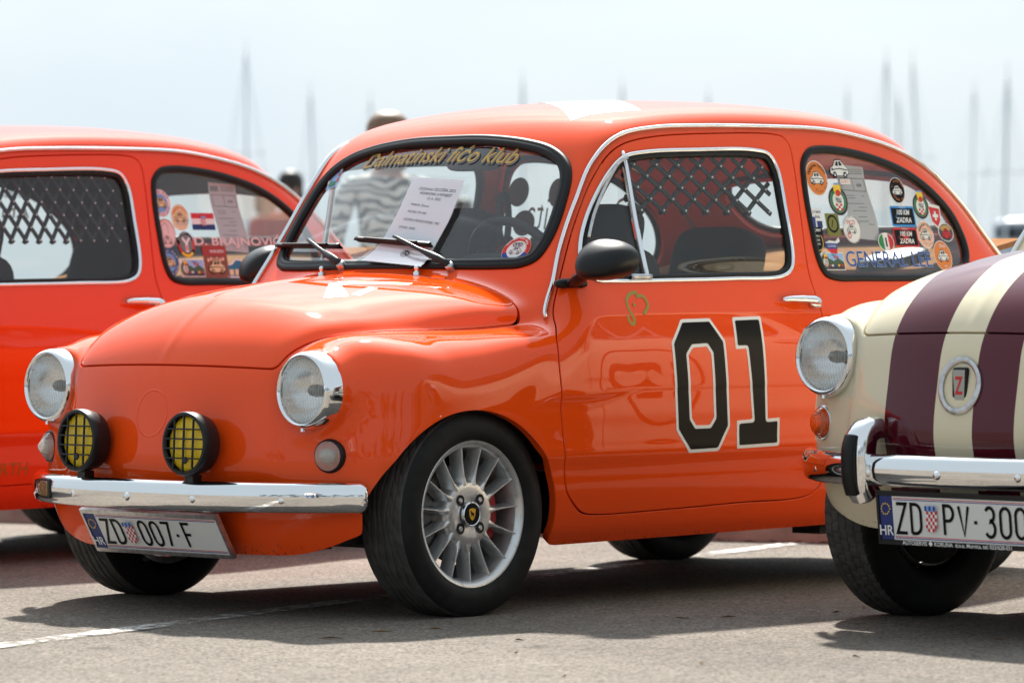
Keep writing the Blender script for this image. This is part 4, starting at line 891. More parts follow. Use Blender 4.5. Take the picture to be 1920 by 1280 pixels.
            V=np.array(V); rim=V[-n:]; V2=np.concatenate([V,rim+[.008,0,0],rim*[1,.96,.94]+[.008,0,0]]); k0=n*m
            F2=[]
            for k in range(n): F2+= [(k0-n+k,k0-n+(k+1)%n,k0+(k+1)%n,k0+k),(k0+k,k0+(k+1)%n,k0+n+(k+1)%n,k0+n+k)]
            b.add(V2,F.tolist()+F2); 
            Rz=Matrix.Rotation(math.radians(12),3,'Z'); b.V=[tuple(Rz@Vector(v)+Vector((.415,-.742,.888))) for v in b.V]
            P=spline([(.398,-.612,.829),(.385,-.645,.832),(.368,-.675,.842),(.362,-.705,.856)],16); b.add(*sweep(P,np.tile([0,0,1.],(16,1)),oval(.011,.019,10),False,np.linspace(1.0,1.25,16)))
            P=spline([(.355,-.598,.826),(.375,-.606,.828),(.41,-.622,.829),(.435,-.634,.827)],12); b.add(*sweep(P,np.tile([0,-1.,.3],(12,1)),oval(.012,.013,10),False,[.5,.8,1,1,1,1,1,1,1,1,.8,.5]))
            if s>0: b.V=[(x+.15,-y-.01,z) for x,y,z in b.V]; b.F=[f[::-1] for f in b.F]
            return b.mesh('wing_mirror',True,50)
        if cfg.get('mirrors',True):
            w=obj('wing_mirror',cached(('mir',s),mir),BLACKP,d)
            def mglass():
                V,F=ell2d(0,0,.145,.092,32); Rz=Matrix.Rotation(math.radians(12),3,'Z'); P=[tuple(Rz@Vector((.006,p[0],p[1]))+Vector((.415,-.742,.888))) for p in V]
                if s>0: P=[(x+.15,-y-.01,z) for x,y,z in P]
                return mesh('mirror_glass',P,F,None,False)
            obj('mirror_glass',cached(('mg',s),mglass),mat('mirror_silver',(.8,.8,.8),.02,1.),w)
        h_=headlight(car,s); h_.location.z+=lift
        indicator(car,s,cfg['ind'],cfg['ind_base'],cfg.get('dome',False))
    for o in car.children:
        if o.name.startswith('indicator'): o.location.z=.4078+lift
    bp=bumper(car,cfg.get('overriders',False)); bp.location.z=lift
    if cfg.get('number'): 
        pl=plate(car,cfg['number'],cfg.get('dark_plate',False),*cfg.get('plate_at',(-.5154,.2595,-.014,.5083))); pl.location.z=lift
    # wheels
    rad=.2585 if cfg['wheels']=='alloy' else .268
    for x,y in((0,.584),(2.0,.572)):
        for s in(-1,1): wheel(car,x,s*y,rad-.004,s,cfg['wheels'],cfg.get('steer',0) if x==0 else 0)
    # underside
    def floor():
        b=MB(); b.box((1.05,0,.235),(2.7,.98,.10)); b.box((1.0,0,.235),(1.24,1.20,.10)); b.box((-.34,0,.27),(.10,.66,.12)); b.box((2.35,0,.35),(.30,.9,.3)); b.box((-.05,0,.19),(.12,1.0,.05)); b.box((2.0,0,.24),(.1,1.05,.06)); b.box((-.30,-.36,.19),(.10,.10,.04)); b.box((1.42,-.55,.16),(.08,.10,.03))
        for x in(AX,RX): 
            for s in(-1,1):
                V,F=lathe([(s*.42,.05),(s*.42,.318),(s*.50,.318)],28,'y',(-.02,math.pi+.02)); b.add(V+[x,0,.215],F)
        return b.mesh('underbody',False)
    part('underbody',cached('floor',floor),mat('underseal',(.012,.011,.011),.8,noise=(20,(.03,.026,.022),.5,.7)))
    # cabin
    def lining():
        V,N_,F=clip(*PAN['roof_skin'],np.where(np.abs(PAN['roof_skin'][0][:,1])<.47,-1.,1.)); return mesh('headliner',V-N_*.022,F,N_)
    part('headliner',cached('lining',lining),cfg.get('lining',TRIMB))
    if cfg.get('trim'): part('pillar_trim',pmesh('trim'),cfg['trim'])
    def dash():
        b=MB(); b.add(*superell((.475,0,.765),(.17,1.10,.20),.3)); b.add(*superell((.47,-.30,.875),(.12,.26,.07),.5)); return b.mesh('dashboard')
    part('dashboard',cached('dash',dash),TRIMB)
    def steer():
        b=MB(); V,F=[],[]
        n=48; a=np.linspace(0,2*np.pi,n,endpoint=False); R=Matrix.Rotation(math.radians(-28),3,'Y')
        P=np.array([tuple(R@Vector((0,.172*math.cos(t),.172*math.sin(t)))+Vector((.55,-.29,.842))) for t in a]); nr=P-np.array([.55,-.29,.842]); b.add(*sweep(P,nr,oval(.013,.013,10),True))
        for t in(0,math.pi,-math.pi/2):
            q=R@Vector((0,.172*math.cos(t),.172*math.sin(t)))+Vector((.55,-.29,.842)); b.add(*tube(np.linspace((.55,-.29,.842),q,4),.012))
        b.add(*superell((.55,-.29,.842),(.06,.10,.10),.7)); return b.mesh('steering_wheel')
    part('steering_wheel',cached('steer',steer),BLACKP)
    def seat():
        b=MB(); b.add(*superell((0,0,.43),(.50,.46,.14),.4)); R=Matrix.Rotation(math.radians(14),3,'Y'); b.add(*superell((.26,0,.68),(.12,.46,.52),.42,R=R)); b.add(*superell((.335,0,.955),(.09,.27,.17),.5,R=R)); b.add(*tube([(.32,-.06,.85),(.33,-.06,.92)],.007)); b.add(*tube([(.32,.06,.85),(.33,.06,.92)],.007)); return b.mesh('seat')
    for y in(-.30,.30): 
        o=part('seat',cached('seat',seat),FABRIC); o.location=(.50+(.05 if y>0 else 0),y,lift)
    def bench():
        b=MB(); b.add(*superell((1.55,0,.44),(.45,1.05,.16),.35)); R=Matrix.Rotation(math.radians(16),3,'Y'); b.add(*superell((1.70,0,.62),(.13,1.06,.42),.35,R=R)); 
        b.add(*superell((1.72,.09,.86),(.13,.30,.26),.45,R=R)); return b.mesh('rear_seat')
    part('rear_seat',cached('bench',bench),FABRIC)
    def shelf():
        b=MB(); b.box((0,0,0),(.68,1.06,.016)); return b.mesh('parcel_shelf',False)
    o=part('parcel_shelf',cached('shelf',shelf),mat('tan_board',(.34,.19,.10),.9,spec=0.,noise=(8,(.28,.15,.08),.4,.6))); o.location=(2.03,0,.885+lift); o.rotation_euler=(0,-.19,0)
    def spk():
        V,F=lathe([(.0,.115),(.018,.110),(.024,.09),(.012,.06),(.014,0)],40,'z'); return mesh('speaker',V*[1.15,.75,1],F)
    for y in(-.36,.36): o=part('speaker',cached('spk',spk),BLACKP); o.location=(1.98,y,.888+lift); o.rotation_euler=(0,-.19,0)
    def im():
        b=MB(); b.add(*superell((.640,-.015,1.165),(.03,.20,.065),.45)); b.add(*tube([(.60,0,1.235),(.635,-.01,1.18)],.008)); return b.mesh('interior_mirror')
    part('interior_mirror',cached('imir',im),BLACKP)
    def strap():
        a=np.linspace(0,2*np.pi,30,endpoint=False); P=np.stack([1.27+.02*np.cos(a),np.full(30,.505),1.02+.075*np.sin(a)],1); V,F=sweep(P,np.tile([0,1.,0],(30,1)),oval(.014,.004,8),True); return mesh('grab_strap',V,F)
    part('grab_strap',cached('strap',strap),TRIMB)
    if cfg.get('wipers',True):
        for py,pz,ya,za,yb,zb_,ym,zm in((-.258,.866,.132,.941,-.165,.922,-.03,.940),(.145,.872,.520,.928,.187,.923,.335,.936)):
            def blade():
                t=np.linspace(0,1,24); P,Nn=ws_pts(ya+(yb-ya)*t,za+(zb_-za)*t,.017); b=MB(); b.add(*sweep(P,Nn,[(-.012,-.002),(.000,-.003),(.004,-.007),(.006,0),(.004,.007),(.000,.003),(-.012,.002)])); 
                t2=np.linspace(.15,.85,14); P2,N2=ws_pts(ya+(yb-ya)*t2,za+(zb_-za)*t2,.025); b.add(*sweep(P2,N2,oval(.003,.004,6))); return b.mesh('wiper_blade')
            def arm():
                t=np.linspace(0,1,14); off=np.interp(t,[0,.15,.8,1],[.018,.030,.034,.030]); P,Nn=ws_pts(py+(ym-py)*t,pz+(zm-pz)*t,0.); P=P+Nn*off[:,None]; b=MB(); b.add(*sweep(P,Nn,oval(.0045,.0085,8),False,np.interp(t,[0,.3,.45,1],[1.25,1.15,.7,.55]))); return b.mesh('wiper')
            a=part('wiper',cached(('arm',py),arm),BLACKM); obj('wiper_blade',cached(('blade',py),blade),RUBBER,a)
            def nut():
                P,Nn=ws_pts([py],[pz],0.); V,F=lathe([(-.01,.0125),(.016,.0125),(.020,.0105),(.021,0)],20,'z'); q=Vector(Nn[0]).to_track_quat('Z','Y').to_matrix(); return mesh('spindle_nut',[tuple(q@Vector(v)+Vector(P[0])) for v in V],F)
            obj('spindle_nut',cached(('nut',py),nut),STEEL,a)
    def noz():
        V,F=lathe([(-.004,.009),(.006,.009),(.007,.005),(.012,.005),(.016,.0075),(.022,.006),(.024,0)],16,'z'); return mesh('washer_nozzle',V,F)
    P,Nn=hood_pts([.292,.276],[.215,-.170])
    for p in P: o=obj('washer_nozzle',cached('noz',noz),CHROME,car,Vector(p)+Vector((0,0,lift)))
    return out
def slats(car,dx,dz,x0,x1,ztop,rows,side=-1,off=-.030):
    """scissor lattice behind the door glass: every bar its own piece"""
    def frame():
        b=MB()
        p=DWIN[(DWIN[:,1]>ztop-.02)]; P,Nn=side_at(np.linspace(x0+.02,x1-.02,20),np.full(20,ztop),off,side); b.add(*sweep(P,Nn,oval(.004,.006,6))); return b.mesh('window_guard')
    g=obj('window_guard',frame(),BLACKP,car)
    n=int(math.ceil((x1-x0)/(2*dx)))+rows
    def sil(x,z): return sd_poly(DWIN,np.array([x]),np.array([z]))[0]<-.012
    for fam in(0,1):
        for k in range(-rows,n+1):
            xs=x0+2*dx*k; t=np.linspace(-.12,rows+.18,16); X=xs+(t*dx if fam else -t*dx)+(0 if fam else 0); Z=ztop-t*dz
            ok=np.array([x0-.01<a<x1 and sil(a,b_) for a,b_ in zip(X,Z)])
            if ok.sum()<4: continue
            X,Z=X[ok],Z[ok]; P,Nn=side_at(X,Z,off+(.004 if fam else -.003),side); V,F=sweep(P,Nn,[(-.003,-.0058),(.002,-.0058),(.003,-.004),(.003,.004),(.002,.0058),(-.003,.0058)]); obj('slat',mesh('slat',V,F,None,False),BLACKP,g)
    def riv():
        b=MB(); V0,F0=lathe([(0,.0034),(.0014,.0028),(.0018,0)],8,'y')
        for r in range(rows+1):
            for k in range(-1,n+2):
                x=x0+2*dx*k+(dx if r%2 else 0); z=ztop-r*dz
                if not(x0<x<x1-.005 and sil(x,z)): continue
                P,_=side_at([x],[z],off+.0075,side); b.add(np.array(V0)*[1,side,1]+P[0],F0)
        return b.mesh('rivets')
    o=obj('rivets',riv(),mat('rivet_steel',(.8,.8,.8),.3,.6),g); o['kind']='stuff'
    return g
def quarter_prints(o,table_,side=-1):
    for k,d in table_.items():
        x,z,w,h=d['p']; s=decal('sticker',d['L'](w,h),side_map(x,z,-.0052,side),o['q',side],.0002,.0006)
        if k in STICKER_LABEL: s['label']=STICKER_LABEL[k]
# ---------------------------------------------------------------- ground, kerb, sea
def ground_mat():
    m=mat('asphalt',(.19,.172,.155),.9,spec=.15); nt=m.node_tree; b=nt.nodes['Principled BSDF']; t=nt.nodes.new('ShaderNodeTexCoord')
    def N(kind,scale,**k):
        n=nt.nodes.new(kind); n.inputs['Scale'].default_value=scale
        for a,v in k.items(): n.inputs[a].default_value=v
        nt.links.new(t.outputs['Object'],n.inputs['Vector']); return n
    big=N('ShaderNodeTexNoise',.7,Detail=5); mid=N('ShaderNodeTexNoise',9,Detail=6,Roughness=.65); vor=N('ShaderNodeTexVoronoi',150.); vor2=N('ShaderNodeTexVoronoi',320.)
    r1=nt.nodes.new('ShaderNodeValToRGB'); r1.color_ramp.elements[0].color=(.140,.125,.110,1); r1.color_ramp.elements[1].color=(.220,.196,.170,1); r1.color_ramp.elements[0].position=.3; r1.color_ramp.elements[1].position=.7
    nt.links.new(big.outputs['Fac'],r1.inputs[0])
    r2=nt.nodes.new('ShaderNodeValToRGB'); e=r2.color_ramp; e.elements[0].position=.0; e.elements[0].color=(.35,.34,.33,1); e.elements[1].position=1; e.elements[1].color=(1.75,1.68,1.6,1); k=e.elements.new(.5); k.color=(1,1,1,1)
    sep=nt.nodes.new('ShaderNodeSeparateColor'); nt.links.new(vor.outputs['Color'],sep.inputs[0]); nt.links.new(sep.outputs[0],r2.inputs[0])
    x=nt.nodes.new('ShaderNodeMix'); x.data_type='RGBA'; x.blend_type='MULTIPLY'; x.inputs['Factor'].default_value=.75; nt.links.new(r1.outputs[0],x.inputs['A']); nt.links.new(r2.outputs[0],x.inputs['B'])
    r3=nt.nodes.new('ShaderNodeValToRGB'); r3.color_ramp.elements[0].color=(.72,.70,.68,1); r3.color_ramp.elements[1].color=(1.2,1.2,1.2,1); r3.color_ramp.elements[0].position=.35; r3.color_ramp.elements[1].position=.65; nt.links.new(mid.outputs['Fac'],r3.inputs[0])
    x2=nt.nodes.new('ShaderNodeMix'); x2.data_type='RGBA'; x2.blend_type='MULTIPLY'; x2.inputs['Factor'].default_value=.3; nt.links.new(x.outputs['Result'],x2.inputs['A']); nt.links.new(r3.outputs[0],x2.inputs['B'])
    st=N('ShaderNodeTexVoronoi',1.7); sr=nt.nodes.new('ShaderNodeMapRange'); sr.inputs['From Min'].default_value=.02; sr.inputs['From Max'].default_value=.10; sr.inputs['To Min'].default_value=.55; sr.inputs['To Max'].default_value=1.
    wob=N('ShaderNodeTexNoise',14,Detail=4); sa=nt.nodes.new('ShaderNodeMath'); sa.operation='MULTIPLY_ADD'; nt.links.new(wob.outputs['Fac'],sa.inputs[0]); sa.inputs[1].default_value=.12; nt.links.new(st.outputs['Distance'],sa.inputs[2]); sb=nt.nodes.new('ShaderNodeMath'); sb.operation='SUBTRACT'; nt.links.new(sa.outputs[0],sb.inputs[0]); sb.inputs[1].default_value=.06; nt.links.new(sb.outputs[0],sr.inputs['Value'])
    x3=nt.nodes.new('ShaderNodeMix'); x3.data_type='RGBA'; x3.blend_type='MULTIPLY'; x3.inputs['Factor'].default_value=1.; nt.links.new(x2.outputs['Result'],x3.inputs['A']); nt.links.new(sr.outputs[0],x3.inputs['B'])
    nt.links.new(x3.outputs['Result'],b.inputs['Base Color'])
    a=nt.nodes.new('ShaderNodeMath'); nt.links.new(vor.outputs['Distance'],a.inputs[0]); nt.links.new(vor2.outputs['Distance'],a.inputs[1])
    bp=nt.nodes.new('ShaderNodeBump'); bp.inputs['Strength'].default_value=.6; bp.inputs['Distance'].default_value=.005; bp.invert=True; nt.links.new(a.outputs[0],bp.inputs['Height']); nt.links.new(bp.outputs[0],b.inputs['Normal']); return m
ASPHALT=ground_mat()
VF=Vector((math.cos(YAW),math.sin(YAW),0)); VR=Vector((math.sin(YAW),-math.cos(YAW),0))
def at(px,D,z=0.):
    """a place on the quay or water, D metres off towards a bearing"""
    p=Vector((CAM.x,CAM.y,0))+VF*D+VR*((px-960)/8082*D); p.z=z; return p
def quad_sheet(name,a,b,c,d,m): return obj(name,mesh(name,[a,b,c,d],[(0,1,2,3)],None,False),m)
o=Vector((CAM.x,CAM.y,0)); E0,E1=-400,62
g=obj('ground',mesh('ground',[o+VF*E0-VR*500,o+VF*E0+VR*500,o+VF*E1+VR*500,o+VF*E1-VR*500],[(0,1,2,3)],None,False),ASPHALT); g['kind']='structure'; tag(g,'grey sunlit asphalt of the parking area',None)
wall_q=MB(); q0=o+VF*E1; b=MB(); b.add([q0-VR*500,q0+VR*500,q0+VR*500-Vector((0,0,2.2)),q0-VR*500-Vector((0,0,2.2))],[(0,1,2,3)]); 
k=obj('quay_edge',b.mesh('quay_edge',False),mat('quay_stone',(.35,.33,.30),.8,noise=(3,(.25,.24,.22),.4,.6))); k['kind']='structure'; tag(k,'stone face of the quay above the water',None)
WATER=mat('sea_water',(.10,.14,.16),.22,bump=(.8,.6,.3))
w=quad_sheet('water',o+VF*(E1-.5)-VR*3000+Vector((0,0,-1.6)),o+VF*(E1-.5)+VR*3000+Vector((0,0,-1.6)),o+VF*5000+VR*3000+Vector((0,0,-1.6)),o+VF*5000-VR*3000+Vector((0,0,-1.6)),WATER); w['kind']='structure'; tag(w,'calm pale sea of the marina',None)
# painted bay lines, worn
def line_mat():
    m=mat('worn_white_line',(.62,.60,.57),.8); nt=m.node_tree; b=nt.nodes['Principled BSDF']; t=nt.nodes.new('ShaderNodeTexCoord'); n=nt.nodes.new('ShaderNodeTexNoise'); n.inputs['Scale'].default_value=26; n.inputs['Detail'].default_value=9; n.inputs['Roughness'].default_value=.75
    n2=nt.nodes.new('ShaderNodeTexNoise'); n2.inputs['Scale'].default_value=2.2; nt.links.new(t.outputs['Object'],n2.inputs['Vector']); nt.links.new(t.outputs['Object'],n.inputs['Vector'])
    s=nt.nodes.new('ShaderNodeSeparateXYZ'); nt.links.new(t.outputs['UV'],s.inputs[0])
    e=nt.nodes.new('ShaderNodeMath'); e.operation='PINGPONG'; e.inputs[1].default_value=.5; nt.links.new(s.outputs['Y'],e.inputs[0])
    a=nt.nodes.new('ShaderNodeMath'); nt.links.new(n.outputs['Fac'],a.inputs[0]); 
    k=nt.nodes.new('ShaderNodeMath'); k.operation='MULTIPLY_ADD'; k.inputs[1].default_value=.5; k.inputs[2].default_value=-.46; nt.links.new(n2.outputs['Fac'],k.inputs[0]); nt.links.new(k.outputs[0],a.inputs[1])
    a2=nt.nodes.new('ShaderNodeMath'); nt.links.new(a.outputs[0],a2.inputs[0]); f=nt.nodes.new('ShaderNodeMapRange'); f.inputs['From Max'].default_value=.22; f.inputs['To Min'].default_value=-.3; f.inputs['To Max'].default_value=.08; nt.links.new(e.outputs[0],f.inputs['Value']); nt.links.new(f.outputs[0],a2.inputs[1])
    r=nt.nodes.new('ShaderNodeMapRange'); r.inputs['From Min'].default_value=.28; r.inputs['From Max'].default_value=.50; nt.links.new(a2.outputs[0],r.inputs['Value'])
    tr=nt.nodes.new('ShaderNodeBsdfTransparent'); x=nt.nodes.new('ShaderNodeMixShader'); nt.links.new(r.outputs[0],x.inputs[0]); nt.links.new(tr.outputs[0],x.inputs[1]); nt.links.new(b.outputs[0],x.inputs[2]); nt.links.new(x.outputs[0],nt.nodes['Material Output'].inputs[0]); return m
LINE=line_mat()
def bay_line(p,q,w,label):
    p,q=Vector(p),Vector(q); d=(q-p).normalized(); n=Vector((-d.y,d.x,0))*w/2
    me=mesh('painted_line',[p-n,q-n,q+n,p+n],[(0,1,2,3)],None,False); uv=me.uv_layers.new(name='uv')
    for i,c in enumerate(((0,0),(1,0),(1,1),(0,1))): uv.data[i].uv=c
    l=obj('painted_line',me,LINE); l['kind']='structure'; tag(l,label,None)
bay_line((-1.75,-.62,.004),(2.85,.78,.004),.13,'worn white bay line passing under the orange car numbered 01')
bay_line((-2.4,1.75,.004),(2.1,3.12,.004),.13,'worn white bay line passing under the red orange car at left')
kd=Vector((-.291,.957,0)); kp=Vector((3.0,.66,0)); kn=Vector((.957,.291,0)); b=MB()
CONC=mat('kerb_concrete',(.36,.33,.29),.85,noise=(6,(.24,.22,.19),.4,.65),bump=(60,.4,.004))
kerb=empty('kerb',kp); tag(kerb,'low concrete kerb of cast blocks behind the parked cars','kerb')
def kblock():
    L=.98; prof=[(0,0),(.0,.135),(.02,.15),(.16,.15),(.16,0)]; V=[];
    for t in(0,L): V+=[kd*t+kn*a+Vector((0,0,z)) for a,z in prof]
    F=[(j,j+1,6+j,5+j) for j in range(4)]+[(4,3,2,1,0),(5,6,7,8,9)]; return mesh('kerb_block',V,F,None,False)
kb=kblock()
for i in range(-6,9): obj('kerb_block',kb,CONC,kerb,kd*i*1.0)
lit=MB()
for i in range(150):
    if i<30: p=Vector((RNG.uniform(-1.9,1.3),RNG.uniform(-3.2,-.8),.003))
    else: p=kp-kn*abs(RNG.normal(0,.05))+kd*RNG.uniform(-1.6,1.6)-kn*.02; p.z=.003
    a=RNG.uniform(0,6.28); l=RNG.uniform(.012,.035); d=Vector((math.cos(a),math.sin(a),0)); n=Vector((-d.y,d.x,0))*.004
    lit.add([p-d*l,p-n+Vector((0,0,.003)),p+d*l,p+n+Vector((0,0,.005))],[(0,1,2,3)])
l=obj('leaf_litter',lit.mesh('leaf_litter',False),mat('dry_leaf',(.20,.12,.06),.8)); tag(l,'dry needles and leaf bits scattered on the asphalt',None,None,'stuff')

# ---------------------------------------------------------------- the three cars
CLEAR=thin_glass('clear_lamp_plastic',(.8,.8,.78),1.8,.05,(.42,(.85,.84,.80))); AMBER=thin_glass('amber_lamp_plastic',(.9,.25,.02),1.8,.05,(.6,(.9,.20,.01)))
main=build_car('orange vintage car with large black and white number 01 on its door',(0,0,0),0,dict(paint=ORANGE,ind=CLEAR,ind_base=RUBBER,number='ZD*007-F',lining=mat('rust_brown_lining',(.20,.05,.02),.9),wheels='alloy',steer=math.radians(1.5)))
left=build_car('red-orange vintage car at the left edge, behind the nose of car 01',(-.2392,2.4313,0),.0174,dict(paint=ORANGE2,ind=CLEAR,ind_base=RUBBER,number=None,trim=TRIMB,wheels='alloy'))
cream=build_car('cream vintage car with two maroon stripes at the right edge',(.7663,-2.0070,0),-.0460,dict(paint=CREAM,nose=striped_paint(),ind=AMBER,ind_base=STEEL,number='ZD*PV-300',dark_plate=True,plate_at=(-.568,.2600,-.075,.10),wheels='steel',overriders=True,dome=True,lift=.080,mirrors=False))
for s in(-1,1): fog_lamp(main['car'],s)
slats(main['car'],.0412,.0303,.672,1.238,1.176,5)
slats(left['car'],.0262,.0385,.44,1.235,1.166,5)
def end_lamp():
    b=MB(); V,F=superell((0,0,0),(.020,.100,.054),.3,24,12); b.add(V,F); return b.mesh('bumper_lamp')
el=obj('bumper_lamp',end_lamp(),BLACKP,main['car'],(-.500,.400,.3065),(0,0,-.42)); V,F=superell((-.0085,0,0),(.008,.076,.038),.3,20,10); obj('lens',mesh('lens',V,F),mat('dull_amber',(.22,.105,.02),.25,coat=.6),el)
# race number laid over the door skin
DS=mirror(*PAN['door_skin'])
def clip_decal(name,skin,axes,specs,parent):
    """specs: (outline, hole or None, inset, material, lift)"""
    V=[];N=[];F=[];I=[];ms=[]
    for out_,hole,ins,m,lift_ in specs:
        a=skin[0]; U,W_=a[:,axes[0]],a[:,axes[1]]; f=sd_poly(out_,U,W_,.06)+ins
        if hole is not None: f=np.maximum(f,-(sd_poly(hole,U,W_,.06)-ins))
        v,n,t=clip(*skin,f); o=sum(map(len,V)); V.append(v+n*lift_); N.append(n); F.append(t+o)
        if m not in ms: ms.append(m)
        I+=[ms.index(m)]*len(t)
    return obj(name,mesh(name,np.concatenate(V),np.concatenate(F),np.concatenate(N),True,I),ms,parent)
ZERO=[(.747,.734),(.859,.736),(.907,.677),(.917,.451),(.872,.388),(.759,.386),(.710,.446),(.700,.674)]; ZIN=[(.780,.660),(.834,.662),(.849,.643),(.855,.477),(.838,.457),(.785,.457),(.769,.476),(.761,.641)]
ONE=[(.947,.738),(1.060,.740),(1.066,.468),(1.114,.470),(1.111,.395),(.943,.392),(.944,.466),(1.005,.468),(.988,.655),(.946,.654)]
d=main['door',-1]
clip_decal('race_number',DS,(0,2),[(ZERO,ZIN,0,WHITE,.0007),(ZERO,ZIN,.0088,BLACK,.0012)],d); clip_decal('race_number',DS,(0,2),[(ONE,None,0,WHITE,.0007),(ONE,None,.0088,BLACK,.0012)],d)
KHAKI=col('khaki_marker',(150,140,60))
sk=[stroke2d(spline([(.607,.805),(.579,.800),(.559,.782),(.562,.756),(.573,.733),(.566,.722),(.553,.730),(.550,.746)],24),.0085),stroke2d(spline([(.599,.794),(.625,.794),(.635,.771),(.612,.748)],16),.0085),ell2d(.584,.772,.010,.010,12)]
decal('marker_sketch',[(x,KHAKI) for x in sk],side_map(0,0,0.),d)
bn=main['hood']; HS=PAN['hood_skin']; YEL=mat('faded_yellow_print',lin((240,190,110)),.5,spec=.3)
clip_decal('bonnet_print',HS,(0,1),[([(-.150,-.275),(-.02,-.155),(.045,-.168),(.150,-.290),(.120,-.300),(.02,-.205),(-.02,-.20),(-.085,-.300)],None,0,YEL,.0007),([(-.06,-.312),(.03,-.285),(.02,-.262),(-.07,-.290)],None,0,YEL,.0007)],bn)
RS=PAN['roof_skin']; star=[(.842+.075*(1 if i%2==0 else .4)*math.cos(math.pi/2+i*math.pi/5),-.285+.06*(1 if i%2==0 else .4)*math.sin(math.pi/2+i*math.pi/5)) for i in range(10)]
band=[(.655,-.365),(.845,-.440),(1.42,.36),(1.23,.42)]
clip_decal('roof_print',RS,(0,1),[(band,None,0,WHITE,.0006),(band,None,.012,mat('faded_blue_print',lin((120,150,215)),.6,spec=.1),.0011),(star,None,0,WHITE,.0016)],main['body'])
def nose_ring():
    a=np.linspace(0,2*np.pi,64,endpoint=False); y,z=.057*np.cos(a),.506+.058*np.sin(a); O=np.stack([np.full(64,.6),y,z],1); P=cast(O,np.tile([-1.,0,0],(64,1)),.4,1.4,60); Nn=grad(P); V,F=sweep(P,Nn,[(-.002,-.004),(.0008,-.002),(.0012,0),(.0008,.002),(-.002,.004)],True); return mesh('badge_ring',V,F)
obj('badge_ring',cached('nring',nose_ring),ORANGE,main['body'])
# lettering and stickers on the glass
ws=main['ws']
def arc_ws(s,size,m,dy,dz,lift_):
    v,f=text2d(s,size,.006,.32,'CENTER',1.0); vv=v.copy(); u=vv[:,0]; vv[:,1]=vv[:,1]-.16*u*u
    def f_(uv,l): return ws_pts(.012-dy-uv[:,0],1.158+dz+uv[:,1]*.84,-.004+l)[0]
    return decal('screen_lettering',[((vv,f),m)],f_,ws,.0002,lift_)
arc_ws('Dalmatinski fi\u0107o klub',.069,mat('lettering_shadow',(.16,.15,.14),.5),.0045,-.005,.0006); arc_ws('Dalmatinski fi\u0107o klub',.069,GOLD,0,0,.0012)
decal('sticker',[(ell2d(0,0,.080,.080),CREAMP),(ring2d(0,0,.078,.078,.011),RED),(ring2d(0,0,.078,.078,.014,20,math.pi*1.1,math.pi*1.9),BLUE),(ell2d(0,0,.052,.052),WHITE)]+car_icon(0,-.004,.034,WHITE,BLACK)+[(ring2d(-.008,.014,.012,.012,.002),BLACK),(ring2d(.008,.014,.012,.012,.002),BLACK),(stroke2d([(-.008,.014),(0,.02),(.008,.014)],.002),BLACK)]+arc_text('OLDTIMER CLUB ZADAR',0,0,.0305,.0305,.007,WHITE),ws_map(-.423,.918,-.004),ws,.0002,.0006)
decal('sticker',[(rect2d(0,0,.05,.085),SKYP)]+[(rect2d((-.4+.8*(k%2))*.05,.035-.018*(k//2),.009,.012),RED if k%3 else WHITE) for k in range(8)]+[(rect2d(0,-.028,.025,.016),GREEN)],ws_map(.424,1.130,-.004,.22),ws,.0002,.0006)
quarter_prints(main,QUARTER_STICKERS); quarter_prints(left,LEFT_STICKERS)
def lettering(o,s,x,z,w,h,m,edge,side=-1,bold=.012,flip=False,off=-.0052):
    v,f=text2d(s,1.,bold); wd=v[:,0].max()-v[:,0].min(); ht=v[:,1].max()-v[:,1].min(); v=v*[w/wd,h/ht]-[0,h/2]
    L=[]
    if edge is not None:
        v2,f2=text2d(s,1.,bold+.02); v2=v2*[w/wd,h/ht]-[0,h/2]; L.append(((v2,f2),edge))
    L.append(((v,f),m)); return decal('lettering',L,side_map(x,z,off,side,0,flip),o,.0004,.0010)
lettering(main['q',-1],'GENERAL LEE',1.656,.895,.372,.042,BLUE,col('pale_blue_edge',(170,200,230)),bold=-.004)
lettering(left['q',-1],'D. BRAJNOVI\u0106',1.676,.980,.380,.042,PINKP,None,bold=.02)
lettering(left['door',-1],'ABARTH',.655,.290,.215,.036,col('old_gold',(170,110,35)),None,bold=.0,off=.0)
lettering(left['q',1],'BIOGRAD NA MORU',1.60,1.145,.34,.030,col('sea_green',(110,160,150)),None,1,.0,True); lettering(left['q',1],'ANTIQUE',1.62,1.085,.36,.045,OLIVE,None,1,.0,True)
lettering(main['q',1],'Dolce Vita',1.66,1.04,.42,.10,GREY,None,1,-.01,True)
BACK=mat('sticker_back',(.16,.13,.11),.7)
for x,z,w_,h_ in((1.40,1.10,.085,.085),(1.44,1.01,.09,.075),(1.385,.93,.07,.09),(1.50,.94,.06,.08),(1.60,.97,.08,.055),(1.56,1.10,.07,.085),(1.72,.92,.07,.08)):
    decal('sticker',[(ell2d(0,0,w_,h_,24),BACK)],side_map(x,z,-.0075,1),main['q',1])
